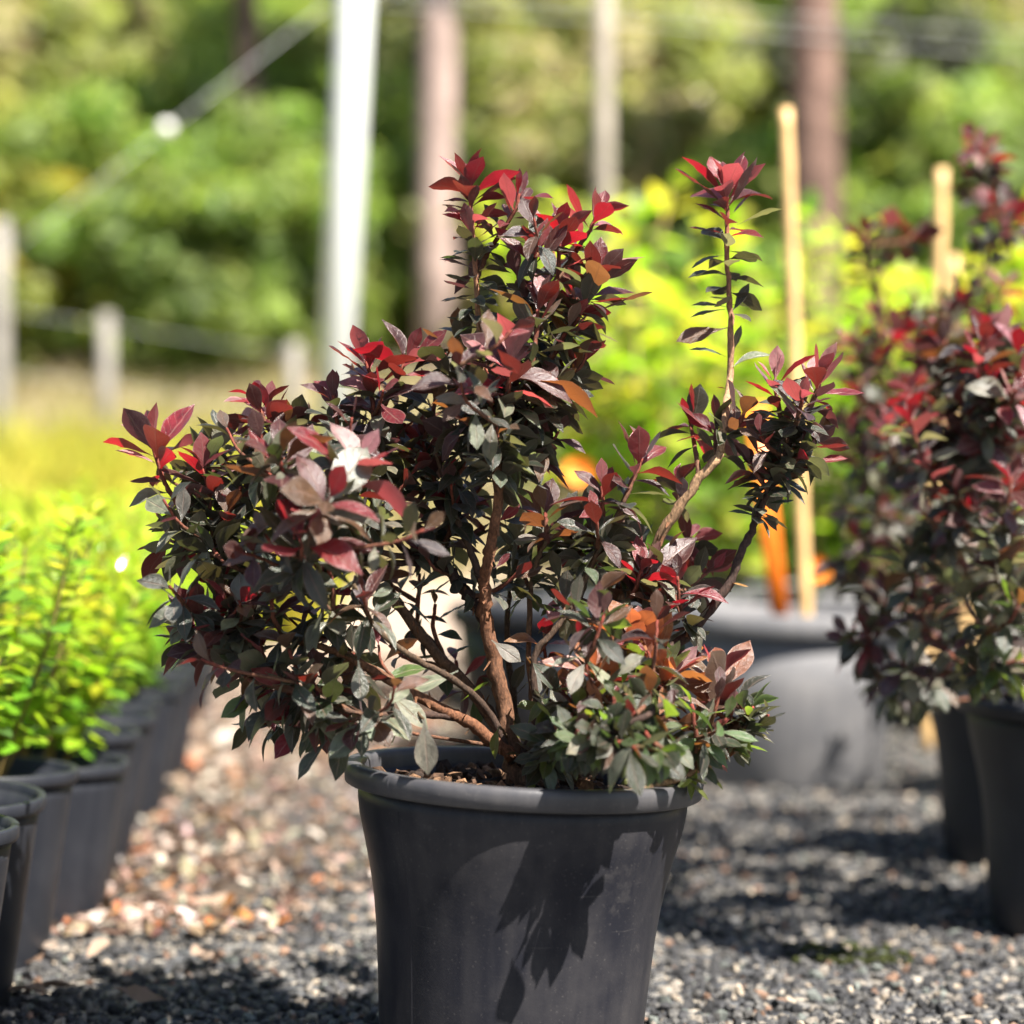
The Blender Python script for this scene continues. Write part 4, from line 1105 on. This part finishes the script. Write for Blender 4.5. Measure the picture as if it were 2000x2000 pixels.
def flower(loc, label, r):
    rt = empty('orange_flower', loc, label, 'flower', 'orange flowers among the lime leaves')
    v, f, uv = leaf_template(.7, .6, .2, -.2, .01, 51)
    me = mesh_np('petal', v, f, 'flower')
    for k in range(6):
        m = Matrix.Rotation(math.radians(75), 4, 'X') @ Matrix.Rotation(k * math.pi / 3, 4, 'Z') @ Matrix.Rotation(.4, 4, 'X') @ Matrix.Diagonal((r, r, r, 1))
        link('petal', me, rt, m)
    s = tube(np.array([[0, 0.004, 0], [0, .02, -.03], [0, .05, -.10]]), [.002, .002, .002], 5)
    link('stem', mesh_np('stem', s[0], s[1], 'bark', True, {'lc': ('FLOAT_COLOR', np.tile((.12, .2, .03), (len(s[0]), 1)))}), rt)
flower(P(1130, 925, 3.0), 'orange flower low among the lime leaves behind the azalea', .026)
flower(P(1597, 1115, 2.95), 'orange flower beside the bamboo stake above the grey tub', .020)

# ------------------------------------------------------------------ poles, fence and wires
def pole(name, u0, v0, u1, v1, Y, r, mat, label, cat, group=None, sides=16, extra=0.0):
    """standing pole whose axis passes through two photo points at depth Y, foot on the terrain"""
    a, b = P(u0, v0, Y), P(u1, v1, Y)
    d = (b - a).normalized()
    foot = a + d * ((gh(a.x, Y) - .05 - a.z) / d.z)
    return stick(name, foot, b + d * extra, r, r * .97, mat, label, cat, 0, sides, group)
pole('white_pole', 662, 620, 693, 0, 5.9, .047, 'white_painted' if False else 'white_pole', 'tall white pole rising behind the azalea, carrying a guy wire', 'pole', extra=1.3)
pole('timber_pole', 1178, 420, 1179, 0, 6.4, .029, 'timber', 'tall slim timber pole between the pale trunk and the dark trunk', 'pole', extra=1.3)
FL = 'weathered timber fence post standing on the grassy bank'
pole('fence_post', 2, 960, 2, 430, 6.6, .027, 'old_timber', 'taller weathered fence post at the edge of the lime plants', 'fence post')
for (u, v1, Y) in [(208, 612, 8.0), (574, 668, 8.4), (900, 690, 8.6), (1180, 700, 8.8)]:
    pole('fence_post', u, 900, u, v1, Y, .028, 'old_timber', FL, 'fence post', 'fence posts on the bank')
for i, dz in enumerate([0.0, -.22, -.44]):
    pts = []
    for (u, v, Y) in [(-120, 590, 7.8), (208, 635, 8.0), (574, 690, 8.4), (900, 710, 8.6), (1180, 720, 8.8)]:
        q = P(u, v, Y); q.z += dz; pts.append(q)
    v, f = tube(catmull(pts, 3) - np.array(pts[0]), [.0013] * (3 * 4 + 1), 6)
    tag(link('fence_wire', mesh_np('fence_wire', v, f, 'wire'), loc=pts[0]), ['top', 'middle', 'bottom'][i] + ' strand of fence wire between the weathered posts', 'wire')
wp = P(676, 300, 5.9)
gtop = P(690, -30, 5.9)
gw = P(20, 490, 5.9)
gd = (gw - gtop).normalized()
gend = gtop + gd * ((0.10 - gtop.z) / gd.z)
stick('guy_wire', gend, gtop, .0014, .0014, 'wire', 'thick guy wire slanting down from the white pole', 'wire', 0, 8)
v, f = lathe([(0.0, -.019), (.012, -.017), (.0195, -.006), (.0195, .006), (.012, .017), (0.0, .019)], 20)
tag(link('insulator', mesh_np('insulator', v, f, 'ceramic'), loc=P(325, 251, 5.88)), 'white round insulator threaded on the slanting guy wire', 'insulator')
ep = stick('timber_pole', (2.6, 7.4, gh(2.6, 7.4) - .05), (2.6, 7.4, 3.0), .03, .03, 'timber', 'far timber pole that carries the overhead wires', 'pole')
for i, (v0, v1, v2) in enumerate([(5, 38, 150), (-18, 8, 105)]):
    pts = [P(700, v0, 5.9), P(1178, v1, 6.4), Vector((2.6, 7.4, P(0, v2, 7.4).z))]
    v, f = tube(np.array(pts) - np.array(pts[0]), [.0016] * 3, 6)
    tag(link('overhead_wire', mesh_np('overhead_wire', v, f, 'wire'), loc=pts[0]), ['lower', 'upper'][i] + ' overhead wire strung from the white pole to the timber poles', 'wire')

# ------------------------------------------------------------------ grass on the bank
def grass(n, xr, yr, hmin, hmax, palette, label):
    x = xr[0] + (xr[1] - xr[0]) * NP.random(n); y = yr[0] + (yr[1] - yr[0]) * NP.random(n)
    h = hmin + (hmax - hmin) * NP.random(n)
    a = NP.random(n) * 2 * np.pi; lean = .35 * NP.standard_normal((n, 2))
    w = .004 + .004 * NP.random(n)
    z = np.array([gh(a_, b_) for a_, b_ in zip(x, y)])
    base = np.stack([x, y, z], -1)
    side = np.stack([np.cos(a), np.sin(a), np.zeros(n)], -1) * w[:, None]
    mid = base + np.stack([lean[:, 0] * h * .35, lean[:, 1] * h * .35, h * .6], -1)
    tip = base + np.stack([lean[:, 0] * h, lean[:, 1] * h, h], -1)
    v = np.stack([base - side, base + side, mid + side * .7, mid - side * .7, tip], 1).reshape(-1, 3)
    i = (np.arange(n) * 5)[:, None]
    f = np.concatenate([i + np.array([0, 1, 2]), i + np.array([0, 2, 3]), i + np.array([3, 2, 4])])
    c = np.array(palette)[NP.integers(0, len(palette), n)] * (.75 + .5 * NP.random((n, 1)))
    o = link('grass', mesh_np('grass', v, f, 'grass', False, {'lc': ('FLOAT_COLOR', np.repeat(c, 5, 0))}))
    tag(o, label, 'grass', kind='stuff')
grass(26000, (-3.0, 2.4), (6.2, 10.5), .08, .24, [(.44, .35, .22), (.52, .43, .28), (.36, .32, .14), (.28, .28, .09)], 'dry tan grass growing on the bank')
grass(9000, (-2.0, -.45), (5.1, 6.6), .22, .50, [(.55, .45, .06), (.46, .44, .05), (.36, .40, .04)], 'yellow green grass at the foot of the bank')

# ------------------------------------------------------------------ trees and bushes behind
def crown_mesh(seed, n, radii, lumps, leaf, palette, name='crown', hollow=.55):
    rg = np.random.default_rng(seed)
    lc = rg.standard_normal((lumps, 3)); lc /= np.linalg.norm(lc, axis=1)[:, None]
    lc *= (rg.random((lumps, 1)) ** .5) * np.array(radii) * .82
    ls = np.array(radii).mean() * (.13 + .16 * rg.random(lumps))
    which = rg.integers(0, lumps, n)
    d = rg.standard_normal((n, 3)); d /= np.linalg.norm(d, axis=1)[:, None]
    c = lc[which] + d * (ls[which] * (hollow + (1 - hollow) * rg.random(n)))[:, None] * np.array([1, 1, .75])
    nrm = d * .8 + rg.standard_normal((n, 3)) * .6 + np.array([0, 0, .4]); nrm /= np.linalg.norm(nrm, axis=1)[:, None]
    t1 = np.cross(nrm, rg.standard_normal((n, 3))); t1 /= np.linalg.norm(t1, axis=1)[:, None]
    t2 = np.cross(nrm, t1)
    L = (leaf * (.6 + .8 * rg.random(n)))[:, None]
    v = np.stack([c - t1 * L, c + t2 * L * .42 + nrm * L * .12, c + t1 * L, c - t2 * L * .42 + nrm * L * .12], 1).reshape(-1, 3)
    f = np.arange(n * 4).reshape(n, 4)
    lump_tint = .7 + .6 * rg.random((lumps, 1))
    pal = np.array([p[0] for p in palette]); pat = np.array([p[1] for p in palette])
    lump_pal = rg.integers(0, len(palette), lumps)
    pick = np.where(rg.random(n) < .7, lump_pal[which], rg.integers(0, len(palette), n))
    k = lump_tint[which] * (.75 + .5 * rg.random((n, 1)))
    return mesh_np(name, v, f, 'forest', True, {'lc': ('FLOAT_COLOR', np.repeat(pal[pick] * k, 4, 0)), 'tc': ('FLOAT_COLOR', np.repeat(pat[pick] * k, 4, 0))})
GRN = [((.115, .195, .036), (.33, .52, .06)), ((.155, .225, .044), (.42, .55, .08)), ((.09, .155, .03), (.25, .39, .045)), ((.21, .245, .05), (.48, .55, .09))]
OLV = [((.18, .21, .05), (.44, .50, .09)), ((.25, .26, .065), (.54, .54, .12)), ((.14, .17, .04), (.34, .40, .07)), ((.32, .27, .14), (.52, .44, .20))]
YEL = [((.30, .26, .025), (.62, .52, .04)), ((.19, .22, .03), (.42, .50, .04)), ((.13, .18, .025), (.30, .40, .03))]
DRK = [((.045, .065, .018), (.10, .14, .02)), ((.075, .095, .022), (.16, .20, .03)), ((.03, .04, .014), (.06, .08, .02))]
CR = {'g1': crown_mesh(1, 9000, (1.3, 1.0, 1.2), 90, .075, GRN), 'g2': crown_mesh(2, 9000, (1.2, 1.0, 1.3), 90, .07, GRN), 'o1': crown_mesh(3, 9000, (1.2, 1.0, 1.2), 90, .07, OLV),
      'o2': crown_mesh(4, 9000, (1.3, 1.0, 1.1), 90, .075, OLV), 'y1': crown_mesh(5, 8000, (1.1, .9, 1.1), 80, .07, YEL), 'd1': crown_mesh(6, 6000, (1.4, 1.2, .9), 24, .08, DRK)}
def limb_mesh(h, r, spread, seed, mat, nl=5):
    rg = random.Random(seed)
    V, F, off = [], [], 0
    for k in range(nl):
        a = 6.28 * (k + rg.random()) / nl
        z0 = h * (.45 + .4 * rg.random())
        p = catmull([(0, 0, z0), (spread * .5 * math.cos(a), spread * .5 * math.sin(a), z0 + .25 * h * .5), (spread * math.cos(a), spread * math.sin(a), z0 + .45 * h * .6)], 4)
        v, f = tube(p, np.linspace(r * .45, r * .12, len(p)), 6)
        V.append(v); F.append(f + off); off += len(v)
    return mesh_np('limb', np.concatenate(V), np.concatenate(F), mat)
def tree(name, x, y, label, cat, group, crowns, trunk_h, r, mat, seed, lean=(0, 0), limbs=True):
    z = gh(x, y)
    rt = empty(name, (x, y, z), label, cat, group)
    rg = random.Random(seed)
    p = catmull([(0, 0, -.1), (lean[0] * .5 + rg.gauss(0, .02), lean[1] * .5, trunk_h * .5), (lean[0], lean[1], trunk_h)], 6)
    v, f = tube(p, np.linspace(r * 1.12, r * .75, len(p)), 14, .02)
    link('trunk', mesh_np('trunk', v, f, mat), rt)
    if limbs:
        link('limbs', limb_mesh(trunk_h, r, .9 * min(1.2, trunk_h * .4), seed, mat), rt)
    for (k, dx, dy, dz, s) in crowns:
        link('crown', CR[k], rt, Matrix.Translation((dx, dy, dz)) @ Matrix.Rotation(rg.random() * 6.28, 4, 'Z') @ Matrix.Diagonal((s, s, s, 1)))
    return rt
TG = 'trees beyond the fence'
BU = 'bushes beyond the fence'
px = lambda u, Y: (u - 1000) / FPX * Y
# bushes that fill the view behind the fence, each rooted on the slope shaped to catch the sun
LBL = {'g': 'bright green leafy bush on the hillside beyond the fence', 'o': 'olive green bush on the hillside beyond the fence', 'y': 'yellow tinged bush on the hillside beyond the fence', 'd': 'dark green bush on the hillside beyond the fence'}
GRP = {'g': 'green bushes on the hillside', 'o': 'olive bushes on the hillside', 'y': 'yellow bushes on the hillside', 'd': 'dark bushes on the hillside'}
bushes = [(-560, 10.9, 'g2', .8), (-300, 10.8, 'g1', .8), (2290, 10.8, 'g1', .8), (2560, 11.0, 'o1', .8), (-60, 10.6, 'y1', .80), (210, 11.0, 'g1', .75), (470, 10.6, 'g2', .70), (740, 11.0, 'g2', .75), (1010, 10.8, 'o1', .65), (1250, 11.2, 'o2', .75), (1470, 10.9, 'g1', .65), (1740, 10.8, 'g1', .80), (2030, 11.0, 'g2', .85)]
rb = random.Random(77)
for r_, Y0 in enumerate((12.4, 14.0, 15.8, 17.8, 20.0)):
    u = -700 + 90 * (r_ % 2)
    while u < 2750:
        left = u < 820
        k = rb.choice(['g1', 'g2', 'g1', 'y1', 'o1'] if left else ['o1', 'o2', 'g1', 'o1', 'g2', 'd1'])
        if not (960 < u < 1340 and r_ >= 3):
            bushes.append((u + rb.gauss(0, 25), Y0 + rb.gauss(0, .25), k, .62 + .05 * Y0 * .3 + rb.random() * .25))
        u += 4270 / Y0 * (1.05 + .3 * rb.random())
for i, (u, Y, k, sc) in enumerate(bushes):
    tree('bush', px(u, Y), Y, LBL[k[0]], 'bush', GRP[k[0]], [(k, 0, 0, .85 * sc, sc)], .8 * sc, .035, 'trunk_dark', 100 + i)
# trees
tree('tree', px(852, 10.5), 10.5, 'slim tree with a pale pinkish trunk beside the white pole', 'tree', None, [('o1', .2, .6, 8.2, .7), ('g2', -.5, .9, 8.8, .7)], 8.4, .088, 'trunk_pale', 201, (.02, 0))
tree('pine_tree', px(1592, 9.0), 9.0, 'dark trunked tree with low dark crown beside the bamboo stake', 'tree', None, [('d1', .9, .5, 3.3, .45), ('d1', .35, .7, 3.5, .40), ('d1', 0, .6, 7.2, .9)], 7.4, .100, 'trunk_dark', 202, (-.03, 0))
tree('tree', px(490, 11.6), 11.6, 'slender dark tree rising among the green bushes beyond the fence', 'tree', None, [('d1', 0, .5, 8.2, .8)], 7.9, .06, 'trunk_dark', 212)
